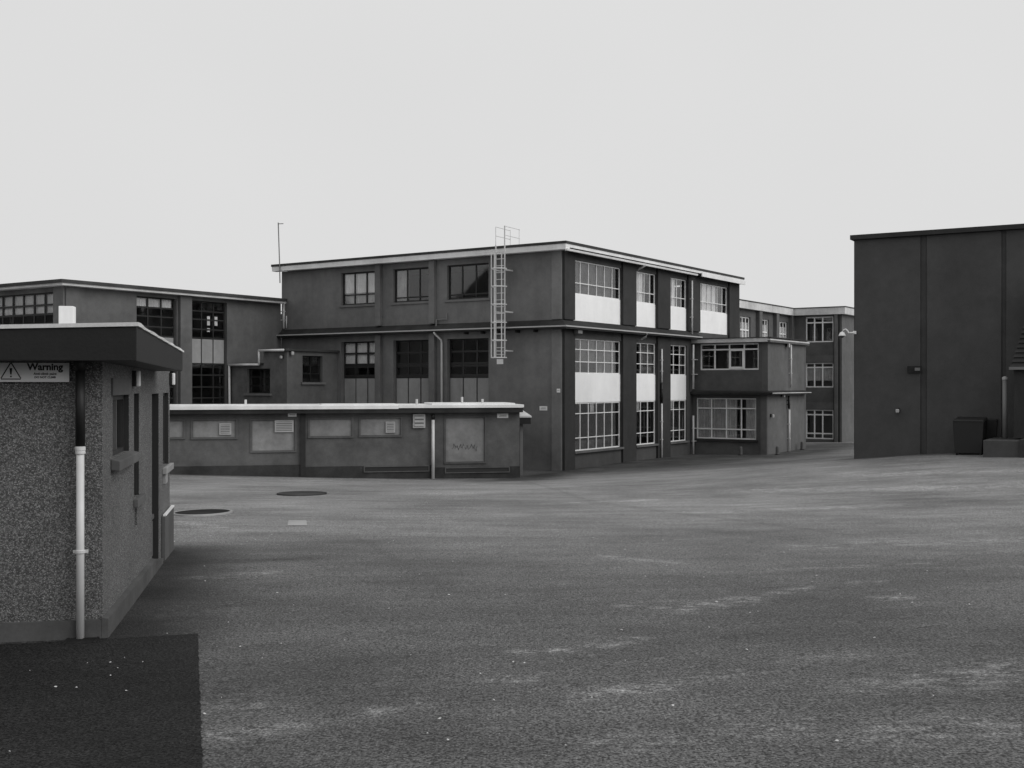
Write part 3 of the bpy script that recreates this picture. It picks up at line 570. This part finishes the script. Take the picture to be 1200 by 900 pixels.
lamp('wall_lamp', ER, 923, 405, 'small lamp under the roof edge beside the tall annex downpipe', s=.18); lamp('wall_lamp', ER, 917.5, 463.5, 'small lamp just below the annex ledge', s=.15); lamp('wall_lamp', ER, 905, 487.5, 'lone small lamp on the plain lower annex wall', s=.14)
def bollard(px, py, label):
    x, y = ground_at(px, py); t = T('bollard', label, 'bollard', (x, y, g(x, y)), 'stubby bollards along the annex')
    m = MB(); m.lathe((x, y, g(x, y) - .05), [(.09, 0), (.085, .4), (.07, .45), (.03, .48)], 14); t.add('post', m, 'concrete'); m = MB(); m.lathe((x, y, g(x, y) - .02), [(.12, 0), (.12, .04), (.09, .06)], 14); t.add('collar', m, 'iron')
bollard(868, 533.5, 'stubby grey bollard in front of the broad lower annex window'); bollard(911, 533, 'stubby grey bollard beside the lower end of the annex downpipe'); bollard(940, 527, 'stubby grey bollard at the far corner of the annex wall')

# ------------------------------------------------------------------ far three-storey block
FC = (22.5, 77.0); FF = Face(FC, DL, NW); FR = Face(FC, DR, NE); FI = FF.p(FF.u(927), 0, 0)[:2]; FWg = Face(FI, NW, NE)
LF = FF.u(927)
Fb = T('far_block', 'distant three-storey block with deep white roof fascia behind the annex', 'building', (FC[0], FC[1], g(*FC)))
zt = 6.42; fu0, fu1 = FF.u(976.5), FF.u(944)
fz = [(FF.z(960, 401), FF.z(960, 371)), (FF.z(960, 454), FF.z(960, 425)), (FF.z(960, 514.5), FF.z(960, 480))]
m = MB(); m.wall(FF, .3, LF + .5, -3.2, zt, [(fu0, fu1, a, b) for a, b in fz]); Fb.add('wall', m, 'wall_e')
m = MB(); m.wall(FR, 0, 9, -3.2, zt, []); Fb.add('wall', m, 'wall_c')
fwn = [(FWg.u(923), FWg.u(912)), (FWg.u(901), FWg.u(892)), (FWg.u(879.5), FWg.u(867.5)), (FWg.u(879.5) + 3, FWg.u(867.5) + 3)]
m = MB(); m.wall(FWg, .002, 17, -3.2, zt, [(a, b, 3.3, 5.95) for a, b in fwn]); Fb.add('wall', m, 'wall_e')
m = MB(); m.box(FF, .31, LF + 6, -9.3, -9, -3.2, zt); m.box(FWg, .1, 17, -6.3, -6, -3.2, zt - .01); m.box(FF, .31, LF + 4.5, -3.2, -3.0, -3.1, zt - .02); m.box(FWg, 17.003, 17.3, -6, 0, -3.2, zt - .02); Fb.add('partition', m, 'room')
for z in (3.2, .4): m = MB(); m.box(FF, .35, LF + 4.4, -2.95, -.35, z - .2, z); Fb.add('floor_slab', m, 'room')
zr = 6.95
m = MB(); m.prism([corner(FF, FR, FC)(.3), FF.p(LF - .3, .3, 0)[:2], FWg.p(17.2, .3, 0)[:2], FWg.p(17.2, -6.3, 0)[:2], FWg.p(-9, -6.3, 0)[:2], FR.p(9, .3, 0)[:2]], zt + .002, zr - .06); Fb.add('fascia', m, 'flash')
m = MB(); m.prism([corner(FF, FR, FC)(.34), FF.p(LF - .34, .34, 0)[:2], FWg.p(17.24, .34, 0)[:2], FWg.p(17.24, -6.3, 0)[:2], FWg.p(-9, -6.3, 0)[:2], FR.p(9, .34, 0)[:2]], zr - .058, zr); Fb.add('roof', m, 'felt')
cw_ = [fu0, FF.u(963.5), FF.u(954), fu1]
for i, (a, b) in enumerate(fz):
    br = [[FF.z(960, 378)], [FF.z(960, 430.5)], [FF.z(960, 508), FF.z(960, 486)]][i]
    window(Fb, FF, fu0, fu1, a, b, 3, br, 'frame', rec=.1, fw=.08, bw=.09, colw=cw_, cur=[(0, 3, FF.z(960, 446), b - .3, 'greycurtain')] if i == 1 else ())
    Fb.box('lintel', FF, (fu0 - .1, fu1 + .1, .001, .04, b + .02, b + .5), 'wall_f')
for a, b in fwn: window(Fb, FWg, a, b, 3.3, 5.95, 3, [5.1], 'frame', rec=.1, fw=.08, bw=.08, cur=[(0, 2.4, 3.4, 5.6, 'curtain')])
for px in (888, 908, 926): uu = FWg.u(px); Fb.box('pier', FWg, (uu - .2, uu + .3, .001, .25, -3, zt - .01), 'wall_f')
Fb.box('pier', FF, (.05, FF.u(977.5), .001, .15, -3, zt - .01), 'wall_east'); Fb.box('pier', FF, (FF.u(982.5), FF.u(979), .152, .25, -3, zt - .01), 'wall_f')
lamp('wall_lamp', FF, 980, 411.5, 'small pale lamp on the pier of the far block', s=.2)

# ------------------------------------------------------------------ tall hall on the right
GO = (12.12, 40.0); ga = R(31.0); GD = (math.cos(ga), -math.sin(ga)); GN = (-math.sin(ga), -math.cos(ga)); GF = Face(GO, GD, GN)
G = T('assembly_hall', 'tall windowless dark rendered hall with a flat roof coping', 'building', (GO[0], GO[1], g(*GO)))
zg = 6.89; LG = 16.0
m = MB()
r1, r2 = (GF.u(1079), GF.u(1086)), (GF.u(1174), GF.u(1179))
m.wall(GF, 0, LG, -2.0, zg - .16, []); G.add('wall', m, 'hall_strip')
for a, b in ((.02, r1[0]), (r1[1], r2[0]), (r2[1], LG - .02)): G.box('wall_bay', GF, (a, b, .001, .035, -1.9, zg - .162), 'wall_g', bevel=.03)
m = MB(); m.wall(Face(GO, (-GN[0], -GN[1]), (-GD[0], -GD[1])), .303, 6, -2.0, zg - .16, []); m.wall(Face(GF.p(LG, 0, 0)[:2], (-GN[0], -GN[1]), GD), .303, 6, -2, zg - .16, []); m.wall(Face(GF.p(.3, -6, 0)[:2], GD, (-GN[0], -GN[1])), 0, LG - .6, -2, zg - .17, []); G.add('wall', m, 'wall_g')
m = MB(); m.box(GF, -.1, LG + .1, -6.1, .17, zg - .158, zg); G.add('roof', m, 'wall_east')
vt = G.box('wall_vent', GF, (GF.u(1064), GF.u(1080.5), .072, .12, GF.z(1072, 437), GF.z(1072, 429)), 'lead'); G.box('vent_flap', GF, (GF.u(1073), GF.u(1079), .121, .15, GF.z(1072, 434.5), GF.z(1072, 431)), 'greypipe', vt)
lamp('wall_lamp', Face(GF.p(0, .07, 0)[:2], GD, GN), 1052, 481.5, 'tiny pale round lamp on the dark hall wall', s=.12)
# security camera on the hall's corner
cz_ = GF.z(1003, 390); cb = GF.p(.02, .09, cz_)
K = T('security_camera', 'white dome security camera on a swan-neck bracket at the hall corner', 'security camera', cb)
def cp(du, dz, dn=.16): return GF.p(du, dn, cz_ + dz)
K.box('wall_plate', GF, (-.005, .10, .0715, .15, cz_ - .05, cz_ + .06), 'frame', bevel=.01)
m = MB(); m.tube([cp(.05, 0), cp(-.12, .0), cp(-.15, .0), cp(-.19, .08), cp(-.25, .13), cp(-.33, .11), cp(-.37, .04), cp(-.375, -.02)], .025, 10); K.add('arm', m, 'frame', smooth=True)
c0 = cp(-.375, -.03); m = MB(); m.lathe(c0, [(.02, .07), (.07, .05), (.125, -.05), (.13, -.08)], 18); K.add('housing', m, 'frame', smooth=True)
m = MB(); m.lathe(c0, [(.095, -.082), (.07, -.1), (.045, -.13), (.01, -.142)], 18); K.add('dome', m, 'blackpipe', smooth=True)
# bins
def wheelie(px, py, label, h=1.25, w=.86):
    x, y = ground_at(px, py); z = g(x, y); fc = Face((x, y), GD, GN); t = T('refuse_bin', label, 'bin', (x, y, z), 'refuse bins by the hall')
    m = MB(); m.hexa([fc.p(a, n, z + .07) for a, n in ((.06, 0), (w - .06, 0), (w - .06, -.7), (.06, -.7))] + [fc.p(a, n, z + h - .1) for a, n in ((0, .04), (w, .04), (w, -.8), (0, -.8))]); t.add('body', m, 'bin', bevel=.02)
    m = MB(); m.hexa([fc.p(a, n, z + h - .098) for a, n in ((-.03, .07), (w + .03, .07), (w + .03, -.84), (-.03, -.84))] + [fc.p(a, n, z + h + dz) for a, n, dz in ((.03, .0, -.04), (w - .03, .0, -.04), (w - .03, -.8, .03), (.03, -.8, .03))]); t.add('lid', m, 'bin', bevel=.015)
    for a in (.12, w - .12):
        for n in (-.08, -.62):
            m = MB(); p = fc.p(a - .03, n, z + .07); q_ = fc.p(a + .03, n, z + .07); m.tube([p, q_], .07, 12); t.add('wheel', m, 'blackpipe')
wheelie(1116.5, 533.5, 'big dark refuse bin against the hall wall with clear ground beside it', 1.22, .95); wheelie(1137, 530.5, 'dark refuse bin wedged between the other bin and the steps', 1.2, .85)
# platform, pole, tiled porch
x0, y0 = ground_at(1152, 536); SP = T('entrance_platform', 'low concrete entrance platform at the foot of the hall wall', 'platform', (x0, y0, g(x0, y0)))
pf = Face((x0, y0), GD, GN); zp = EYE + (HY - 514) / F * (y0 + 1)
m = MB(); m.box(pf, 0, 1.05, -2.3, 0, g(x0, y0) - .3, zp); SP.add('slab', m, 'wall_low', bevel=.02); m = MB(); m.box(pf, 1.053, 5, -2.3, .12, g(x0, y0) - .3, zp + .05); SP.add('slab', m, 'skirting', bevel=.02)
pu = pf.u(1177.5, -1.2); Pp = T('grey_post', 'upright grey round post on the entrance platform', 'post', pf.p(pu, -1.2, zp)); m = MB(); m.tube([pf.p(pu, -1.2, zp + .001), pf.p(pu, -1.2, pf.z(1177.5, 443, -1.2))], .075, 14); Pp.add('shaft', m, 'greypipe', smooth=True)
m = MB(); m.lathe(pf.p(pu, -1.2, pf.z(1177.5, 443, -1.2)), [(.085, -.05), (.085, .02), (.03, .05)], 14); Pp.add('cap', m, 'vent')
qu = pf.u(1188, -.9); PB = T('tiled_porch', 'dark porch with steep tiled roof beside the hall', 'porch', pf.p(qu, -.9, zp + .05))
ze_ = pf.z(1188, 430, -.9)
m = MB(); m.box(pf, qu, qu + 3.2, -2.3, -.9, zp + .052, ze_); PB.add('wall', m, 'porch')
hh = 2.6; nC = 17
m = MB(); m.hexa([pf.p(a, n, ze_) for a, n in ((qu - .06, -.8), (qu + 3.3, -.8), (qu + 3.3, -2.4), (qu - .06, -2.4))] + [pf.p(a, n, ze_ + hh) for a, n in ((qu + .6, -1.6), (qu + 2.6, -1.6), (qu + 2.6, -2.4), (qu + .6, -2.4))]); rf2 = PB.add('roof', m, 'tile')
for k in range(nC):
    t0, t1 = k / nC, (k + 1) / nC; L = lambda a, b, t: a + (b - a) * t
    m = MB(); e = .045
    m.hexa([pf.p(a, n, ze_ + hh * t0 + .004) for a, n in ((L(qu - .06, qu + .6, t0) - e, L(-.8, -1.6, t0) + e), (L(qu + 3.3, qu + 2.6, t0), L(-.8, -1.6, t0) + e), (L(qu + 3.3, qu + 2.6, t0), -2.38), (L(qu - .06, qu + .6, t0) - e, -2.38))] +
           [pf.p(a, n, ze_ + hh * t1 - .02) for a, n in ((L(qu - .06, qu + .6, t1) - .003, L(-.8, -1.6, t1) + .003), (L(qu + 3.3, qu + 2.6, t1), L(-.8, -1.6, t1) + .003), (L(qu + 3.3, qu + 2.6, t1), -2.39), (L(qu - .06, qu + .6, t1) - .003, -2.39))])
    PB.add('tile_course', m, 'tile', rf2)
m = MB(); m.box(pf, qu - .12, qu + 3.3, -.86, -.72, ze_ - .09, ze_ + .0); PB.add('gutter', m, 'greypipe')

# ------------------------------------------------------------------ caged ladder on the main block
lu, ln, lw_ = AL.u(600) - .04, .62, .46
ub, ut = AL.z(585, 420), AL.z(585, 287)
Ld = T('caged_ladder', 'white caged access ladder rising above the roof edge of the main block', 'ladder', AL.p(lu, 0, ub))
zt_ = 8.35
for du in (0, lw_):
    m = MB(); m.box(AL, lu + du - .022, lu + du + .022, ln - .02, ln + .02, ub, 7.55 if du else zt_); Ld.add('rail', m, 'steel')
k = 0; z = ub + .15
while z < 7.5: m = MB(); m.tube([AL.p(lu, ln, z), AL.p(lu + lw_, ln, z)], .016, 6); Ld.add('rung', m, 'steel'); z += .29
zc = ub; hoops = [ub + .01, ub + .74, ub + 1.5, ub + 2.26, ub + 3.02, ub + 3.78]
def hoop(z):
    m = MB(); m.tube([AL.p(lu + lw_ / 2 + math.cos(t) * .34 * (1 if True else 1), ln + .02 + math.sin(t) * .42, z) for t in [math.pi * i / 10 for i in range(11)]], .028, 6); Ld.add('cage_hoop', m, 'steel')
for z in hoops: hoop(z)
for t in (math.pi * .22, math.pi * .5, math.pi * .78): a = (lu + lw_ / 2 + math.cos(t) * .34, ln + .02 + math.sin(t) * .42); m = MB(); m.box(AL, a[0] - .022, a[0] + .022, a[1] - .01, a[1] + .01, ub, hoops[-1] + .6); Ld.add('cage_bar', m, 'steel')
for py in (318, 366.5, 411.5): z = AL.z(592, py); m = MB(); m.box(AL, lu - .025, lu + .0, .0, ln - .022, z - .03, z + .03); m.box(AL, lu + lw_, lu + lw_ + .025, .0, ln - .022, z - .03, z + .03); Ld.add('wall_bracket', m, 'steel')
m = MB()
for z in (7.95, 8.33): m.tube([AL.p(lu, ln, z), AL.p(lu - .02, -.5, z - .03)], .013, 6); m.tube([AL.p(lu + lw_, ln, z), AL.p(lu + lw_ + .02, -.5, z - .03)], .013, 6)
m.tube([AL.p(lu + lw_, ln, 7.5), AL.p(lu + lw_, ln, 8.33)], .016, 6); m.tube([AL.p(lu, -.5, 7.5), AL.p(lu, -.5, 8.33)], .012, 6); m.tube([AL.p(lu + lw_, -.5, 7.5), AL.p(lu + lw_, -.5, 8.33)], .012, 6); Ld.add('handrail', m, 'steel')
m = MB(); m.box(AL, lu + .06, lu + .38, ln + .02, ln + .04, ub - .26, ub - .05); Ld.add('notice', m, 'sign')
# aerial on the left-hand end of the roof
au = AL.u(335.5); An = T('roof_aerial', 'thin aerial mast on the left-hand end of the main roof', 'aerial', AL.p(au, .2, 7.51))
zt2 = AL.z(334, 262); m = MB(); m.tube([AL.p(au, .43, 6.6), AL.p(au + .03, .43, 7.6), AL.p(au + .12, .43, zt2)], .028, 6); An.add('mast', m, 'greypipe')
m = MB(); m.tube([AL.p(au + .14, .43, zt2 - .06), AL.p(au - .22, .43, zt2 - .08)], .02, 6); An.add('cross_arm', m, 'greypipe')

# ------------------------------------------------------------------ pebble-dashed shed in the foreground
W = (-3.236, 8.92); SF = Face(W, SFD, SFN); SS = Face(W, SV, SVN); LS, FS = 5.72, 6.0
Sh = T('pebbledash_shed', 'low pebble-dashed shed with deep dark roof fascia and white drip edge', 'shed', (W[0], W[1], g(*W)))
zc_ = 1.80
def sz(px, py): return SS.u(px), SS.z(px, py)
o1 = (SS.u(132), SS.u(151.3), .985, 1.507); o2 = (SS.u(157), SS.u(163), .50, 1.515); dr_ = (SS.u(178), SS.u(186), -1, 1.5); o4 = (SS.u(191), SS.u(197.5), .60, 1.5); o5 = (2.06, 2.26, .22, .42)
m = MB(); m.wall(SS, 0, LS, -1.2, zc_, [o1, o2, dr_, o4, o5], .22); Sh.add('wall', m, 'pebble')
m = MB(); m.wall(SF, .22, FS, -1.2, zc_, [], .22); Sh.add('wall', m, 'pebble')
m = MB(); m.box(SF, .22, FS, -LS, -LS + .2, -1.2, zc_); m.box(SF, FS - .2, FS - .002, -LS + .21, -.23, -1.2, zc_); Sh.add('wall', m, 'pebble')
gs = lambda u, off=0: g(*SS.p(u, off, 0)[:2])
def pl(u0, u1, n0, n1): # plinth run that follows the ground
    m = MB(); k = 12
    for i in range(k):
        a, b = u0 + (u1 - u0) * i / k, u0 + (u1 - u0) * (i + 1) / k
        m.hexa([SS.p(a, n0, gs(a) - .25), SS.p(b, n0, gs(b) - .25), SS.p(b, n1, gs(b) - .25), SS.p(a, n1, gs(a) - .25), SS.p(a, n0, gs(a) + .16), SS.p(b, n0, gs(b) + .16), SS.p(b, n1, gs(b) + .15), SS.p(a, n1, gs(a) + .15)])
    return m
m = pl(-.05, dr_[0] - .03, .001, .05); Sh.add('plinth', m, 'plinth')
m = MB(); m.box(SF, .001, FS, .001, .05, -1.0, gs(0) + .145); Sh.add('plinth', m, 'plinth')
# roof slab with tapering fascia
zn, zf_, bn, bf = 2.045, 1.965, 1.782, 1.755; LR = SS.u(214, .30)
def rr_(n, z): return SS.p(-.36, n, z)
pts = lambda zb0, zb1, zt0, zt1, e: [SS.p(-.36 - e, .30 + e, zb0), SS.p(LR + e, .30 + e, zb1), SS.p(LR + e, -6.3, zb1), SS.p(-.36 - e, -6.3, zb0), SS.p(-.36 - e, .30 + e, zt0), SS.p(LR + e, .30 + e, zt1), SS.p(LR + e, -6.3, zt1 - .2), SS.p(-.36 - e, -6.3, zt0 - .2)]
m = MB(); m.hexa(pts(bn, bf, zn, zf_, 0)); Sh.add('fascia', m, 'boardend', bevel=.006)
m = MB(); nseg = 24
vsx = []
for i in range(nseg + 1):
    t = i / nseg; u = -.375 + (LR + .39) * t; z = zn + (zf_ - zn) * t + .004; hgt = .022 + .004 * math.sin(t * 31) + (.008 if t < .07 else 0)
    for n in (.315, -6.3):
        dz_ = 0 if n > 0 else -.2; m.v.append(SS.p(u, n + (.004 * math.sin(i * 2.1) if n > 0 else 0), z + dz_)); m.v.append(SS.p(u, n, z + hgt + dz_))
for i in range(nseg):
    a, b = i * 4, i * 4 + 4
    m.f += [(a, b, b + 1, a + 1), (a + 1, b + 1, b + 3, a + 3), (a + 3, b + 3, b + 2, a + 2), (a, a + 2, b + 2, b)]
m.f += [(0, 1, 3, 2), (nseg * 4, nseg * 4 + 2, nseg * 4 + 3, nseg * 4 + 1)]; Sh.add('roof', m, 'flash')
# roof vent
vp = SF.p(.46, -1.2, 0); m = MB(); m.box(SF, .42, .545, -1.35, -1.22, 1.9, 2.3); rvn = Sh.add('vent_stack', m, 'fascia', bevel=.006)
# windows, door, sills of the side wall
def slot(o, rec=.045):
    f = MB(); u0, u1, z0, z1 = o; a, b, fw = -rec - .05, -rec, .04
    f.box(SS, u0, u1, a, b, z1 - fw, z1); f.box(SS, u0, u1, a, b, z0, z0 + fw); f.box(SS, u0, u0 + fw, a, b, z0 + fw, z1 - fw); f.box(SS, u1 - fw, u1, a, b, z0 + fw, z1 - fw)
    w_ = Sh.add('window', f, 'darkdoor'); us = (u0 + fw, (u0 + u1) / 2 - .02, (u0 + u1) / 2 + .02, u1 - fw)
    if u1 - u0 > .6: f = MB(); f.box(SS, us[1], us[2], a, b + .004, z0 + fw, z1 - fw); Sh.add('mullion', f, 'smooth', w_)
    for a_, b_ in ((us[0], us[1]), (us[2], us[3])) if u1 - u0 > .6 else ((us[0], us[3]),): f = MB(); f.box(SS, a_ - .004, b_ + .004, -rec - .03, -rec - .024, z0 + fw - .004, z1 - fw + .004); Sh.add('pane', f, 'glass', w_)
    return w_
for o in (o1, o2, o4): slot(o)
for o in (o1, o2, dr_, o4): Sh.box('reveal', SS, (o[1] - .006, o[1] - .001, -.2, -.003, max(o[2], -.7) + .002, o[3] - .002), 'darkdoor')
m = MB(); m.hexa([SS.p(o1[0] - .12, .001, .89), SS.p(o1[1] + .15, .001, .89), SS.p(o1[1] + .15, .075, .88), SS.p(o1[0] - .12, .075, .88), SS.p(o1[0] - .12, .001, .982), SS.p(o1[1] + .15, .001, .982), SS.p(o1[1] + .15, .075, .965), SS.p(o1[0] - .12, .075, .965)]); Sh.add('sill', m, 'smooth', bevel=.008)
Sh.box('sill', SS, (o2[0] - .05, o2[1] + .2, .001, .045, .42, .497), 'smooth', bevel=.006)
Sh.box('sill', SS, (o4[0] - .06, LS + .02, .001, .05, .52, .597), 'panel', bevel=.006); Sh.box('bracket', SS, (o4[0], o4[0] + .3, .001, .03, .40, .518), 'panel')
Sh.box('lintel', SS, (o1[0] - .1, o1[1] + .02, .001, .018, o1[3] + .005, o1[3] + .15), 'smooth')
Sh.box('vent_hole', SS, (o5[0] + .002, o5[1] - .002, -.2, -.1, o5[2] + .002, o5[3] - .002), 'darkdoor')
dd = MB(); dd.box(SS, dr_[0] + .003, dr_[1] - .003, -.13, -.08, -.7, 1.497); dO = Sh.add('door', dd, 'darkdoor'); Sh.box('kick_plate', SS, (dr_[0] + .05, dr_[1] - .05, -.079, -.06, -.38, .02), 'smooth', dO); Sh.box('door_rail', SS, (dr_[0] + .02, dr_[1] - .02, -.079, -.05, .05, .1), 'smooth', dO)
Sh.box('door_step', SS, (dr_[0] - .02, dr_[1] + .02, -.07, .05, -.8, gs(4) + .05), 'plinth')
m = MB(); m.box(SS, dr_[1] + .28, LS + .03, .001, .05, -.8, .03); Sh.add('buttress', m, 'smooth', bevel=.01)
m = MB(); m.box(SS, dr_[1] + .3, LS + .035, .02, .055, .032, .05); Sh.add('coping', m, 'fascia')
for px, nm in ((155.5, 'middle'), (199.5, 'end')):
    uu = SS.u(px) if nm == 'middle' else LS - .04; zz = 1.585 if nm == 'middle' else 1.6
    lt = T('wall_light', 'slim white wall light under the shed eaves ' + ('beside the sill-topped window' if nm == 'middle' else 'at the far end of the shed'), 'light', SS.p(uu, 0, zz), 'slim lights under the shed eaves')
    lt.box('back_plate', SS, (uu - .06, uu + .06, .001, .035, zz, zz + .15), 'blackpipe'); lt.box('diffuser', SS, (uu - .035, uu + .035, .036, .07, zz, zz + .15), 'frame', bevel=.01)
# downpipe: black anti-climb paint above, white below
pu_ = .152; pn = .085
dO = MB(); dO.tube([SF.p(pu_, pn, g(W[0], W[1]) - .02), SF.p(pu_, pn, 1.12)], .030, 16); dn = Sh.add('downpipe', dO, 'pipe', smooth=True)
m = MB(); m.tube([SF.p(pu_, pn, 1.121), SF.p(pu_, pn, 1.74)], .036, 16); m.tube([SF.p(pu_, pn, 1.72), SF.p(pu_, pn + .1, 1.79)], .036, 12); Sh.add('painted_pipe', m, 'blackpipe', dn, smooth=True)
m = MB(); m.lathe(SF.p(pu_, pn, 1.06), [(.033, 0), (.039, .003), (.039, .02), (.036, .024), (.04, .03), (.04, .055), (.034, .06)], 18); Sh.add('collar', m, 'pipe', dn)
m = MB(); m.lathe(SF.p(pu_, pn, .285), [(.033, 0), (.039, .004), (.039, .024), (.033, .028)], 18); m.box(SF, pu_ - .055, pu_ + .055, .05, .075, .286, .31); Sh.add('collar', m, 'pipe', dn)
# drain below the downpipe
dx, dy, _ = SF.p(pu_ - .02, .17, 0); Dg = T('drain_gully', 'small dark drain gully below the white downpipe', 'drain', (dx, dy, g(dx, dy))); fd = Face((dx, dy), SFD, SFN); zz = g(dx, dy)
for k in range(5): Dg.box('bar', fd, (-.1, .1, -.085 + k * .038, -.085 + k * .038 + .02, zz + .002, zz + .014), 'iron')
Dg.box('rim', fd, (-.12, -.102, -.1, .1, zz - .02, zz + .015), 'iron'); Dg.box('rim', fd, (.102, .12, -.1, .1, zz - .02, zz + .015), 'iron')
# warning sign
su0, su1, sz0, sz1 = SF.u(81.5, .02), SF.u(81.5, .02) + .60, 1.622, 1.812
Ws = T('warning_sign', 'white warning sign with black triangle under the shed fascia', 'sign', SF.p(su1, .01, sz0))
Ws.box('plate', SF, (su0, su1, .03, .036, sz0, sz1 - .04), 'sign', bevel=.002)
def text(t, body, uc, z, size, bold=0):
    cu = bpy.data.curves.new('lettering', 'FONT'); cu.body = body; cu.size = size; cu.align_x = 'CENTER'; cu.extrude = .0006; cu.offset = bold; cu.resolution_u = 3
    to = bpy.data.objects.new('lettering', cu); C.objects.link(to); bpy.context.view_layer.update()
    me = bpy.data.meshes.new_from_object(to.evaluated_get(bpy.context.evaluated_depsgraph_get())); bpy.data.objects.remove(to)
    for v in me.vertices:
        p = SF.p(uc - v.co.x, .0372 + v.co.z, z + v.co.y); v.co = (p[0] - t.base[0], p[1] - t.base[1], p[2] - t.base[2])
    me.materials.clear(); me.materials.append(M['ink']); o = bpy.data.objects.new('lettering', me); C.objects.link(o); o.parent = t.e
uc = (SF.u(32, .03) + SF.u(74, .03)) / 2
text(Ws, 'Warning', uc, 1.716, .074, .0026); text(Ws, 'Anti-climb paint', uc, 1.678, .026, .0008); text(Ws, 'DO NOT CLIMB', uc, 1.652, .022, .0008)
ut_ = SF.u(13, .03); tri = MB(); zb_ = 1.645; hw, hh_ = .072, .125
def seg(p, q, w_):
    du, dz = q[0] - p[0], q[1] - p[1]; L = math.hypot(du, dz); a, b = -dz / L * w_ / 2, du / L * w_ / 2
    tri.hexa([SF.p(x, n, z) for n in (.0362, .0376) for x, z in ((p[0] + a, p[1] + b), (q[0] + a, q[1] + b), (q[0] - a, q[1] - b), (p[0] - a, p[1] - b))])
seg((ut_ - hw, zb_), (ut_ + hw, zb_), .008)
tri.v, t1v, = tri.v, None
seg((ut_ - hw, zb_ + .005), (ut_ - .003, zb_ + hh_), .0085); seg((ut_ + hw, zb_ + .005), (ut_ + .003, zb_ + hh_), .0085)
tri.hexa([SF.p(ut_ + x, n, z) for n in (.0362, .0376) for x, z in ((-.005, zb_ + .035), (.005, zb_ + .035), (.01, zb_ + .085), (-.01, zb_ + .085))]); seg((ut_ - .006, zb_ + .02), (ut_ + .006, zb_ + .02), .012)
Ws.add('triangle_symbol', tri, 'ink')

# ------------------------------------------------------------------ small things on the ground
def cover(px, py, r, label, mat, rim, ey=1.8):
    x, y = ground_at(px, py); z = g(x, y); t = T('manhole_cover', label, 'manhole cover', (x, y, z), 'manhole covers in the yard'); a = (g(x + .3, y) - g(x - .3, y)) / .6; b = (g(x, y + .3) - g(x, y - .3)) / .6
    def disc(r0, r1, h):
        m = MB(); n = 40
        for q in range(n):
            th = 2 * math.pi * q / n
            for rr2 in (r0, r1): X, Y = rr2 * math.cos(th), ey * rr2 * math.sin(th); m.v += [(x + X, y + Y, z + a * X + b * Y - .03), (x + X, y + Y, z + a * X + b * Y + h)]
        for q in range(n):
            i, j = q * 4, ((q + 1) % n) * 4; m.f += [(i + 1, j + 1, j + 3, i + 3), (i + 2, i + 3, j + 3, j + 2), (i, i + 1, j + 1, j)]
        return m
    t.add('lid', disc(.001, r - .05, .028), mat); t.add('rim', disc(r - .045, r, .032), rim)
cover(237.5, 601.5, .52, 'oval dark iron manhole cover with pale rim in the tarmac near the shed', 'iron', 'light_conc')
cover(354, 579, .62, 'larger faded manhole cover in the tarmac before the outhouse', 'skirting', 'skirting')
p1, p2, p3, p4 = [ground_at(*q) for q in ((337, 616), (360, 616), (359, 610), (338, 610))]
o = sheet('repair_patch', [p1, p2, p3, p4], 'light_conc', .006, 'structure', 4)
# gum spots, pale chips and leaves
lm = MB(); rl = random.Random(11)
def flake(x, y, r):
    b = len(lm.v); z = g(x, y) + .006; n = 6; ph_ = rl.uniform(0, 6)
    for q in range(n): rr2 = r * rl.uniform(.6, 1.2); lm.v.append((x + rr2 * math.cos(ph_ + q * math.pi / 3) * 1.2, y + rr2 * math.sin(ph_ + q * math.pi / 3), z + rl.uniform(.0, .006)))
    lm.v.append((x, y, z + .009)); lm.f += [(b + q, b + (q + 1) % n, b + n) for q in range(n)]
for _ in range(22): flake(rl.uniform(-3.6, -1.7), rl.uniform(5.2, 8.6), rl.uniform(.002, .009))
for _ in range(130):
    y = rl.uniform(5.5, 22); flake(rl.uniform(-.32, .42) * y, y, rl.uniform(.003, .009) * (1 + y * .03))
lo = lm.build('litter', 'chalk'); tag(lo, 'scattered pale chips and gum spots on the tarmac', 'litter'); lo['kind'] = 'stuff'
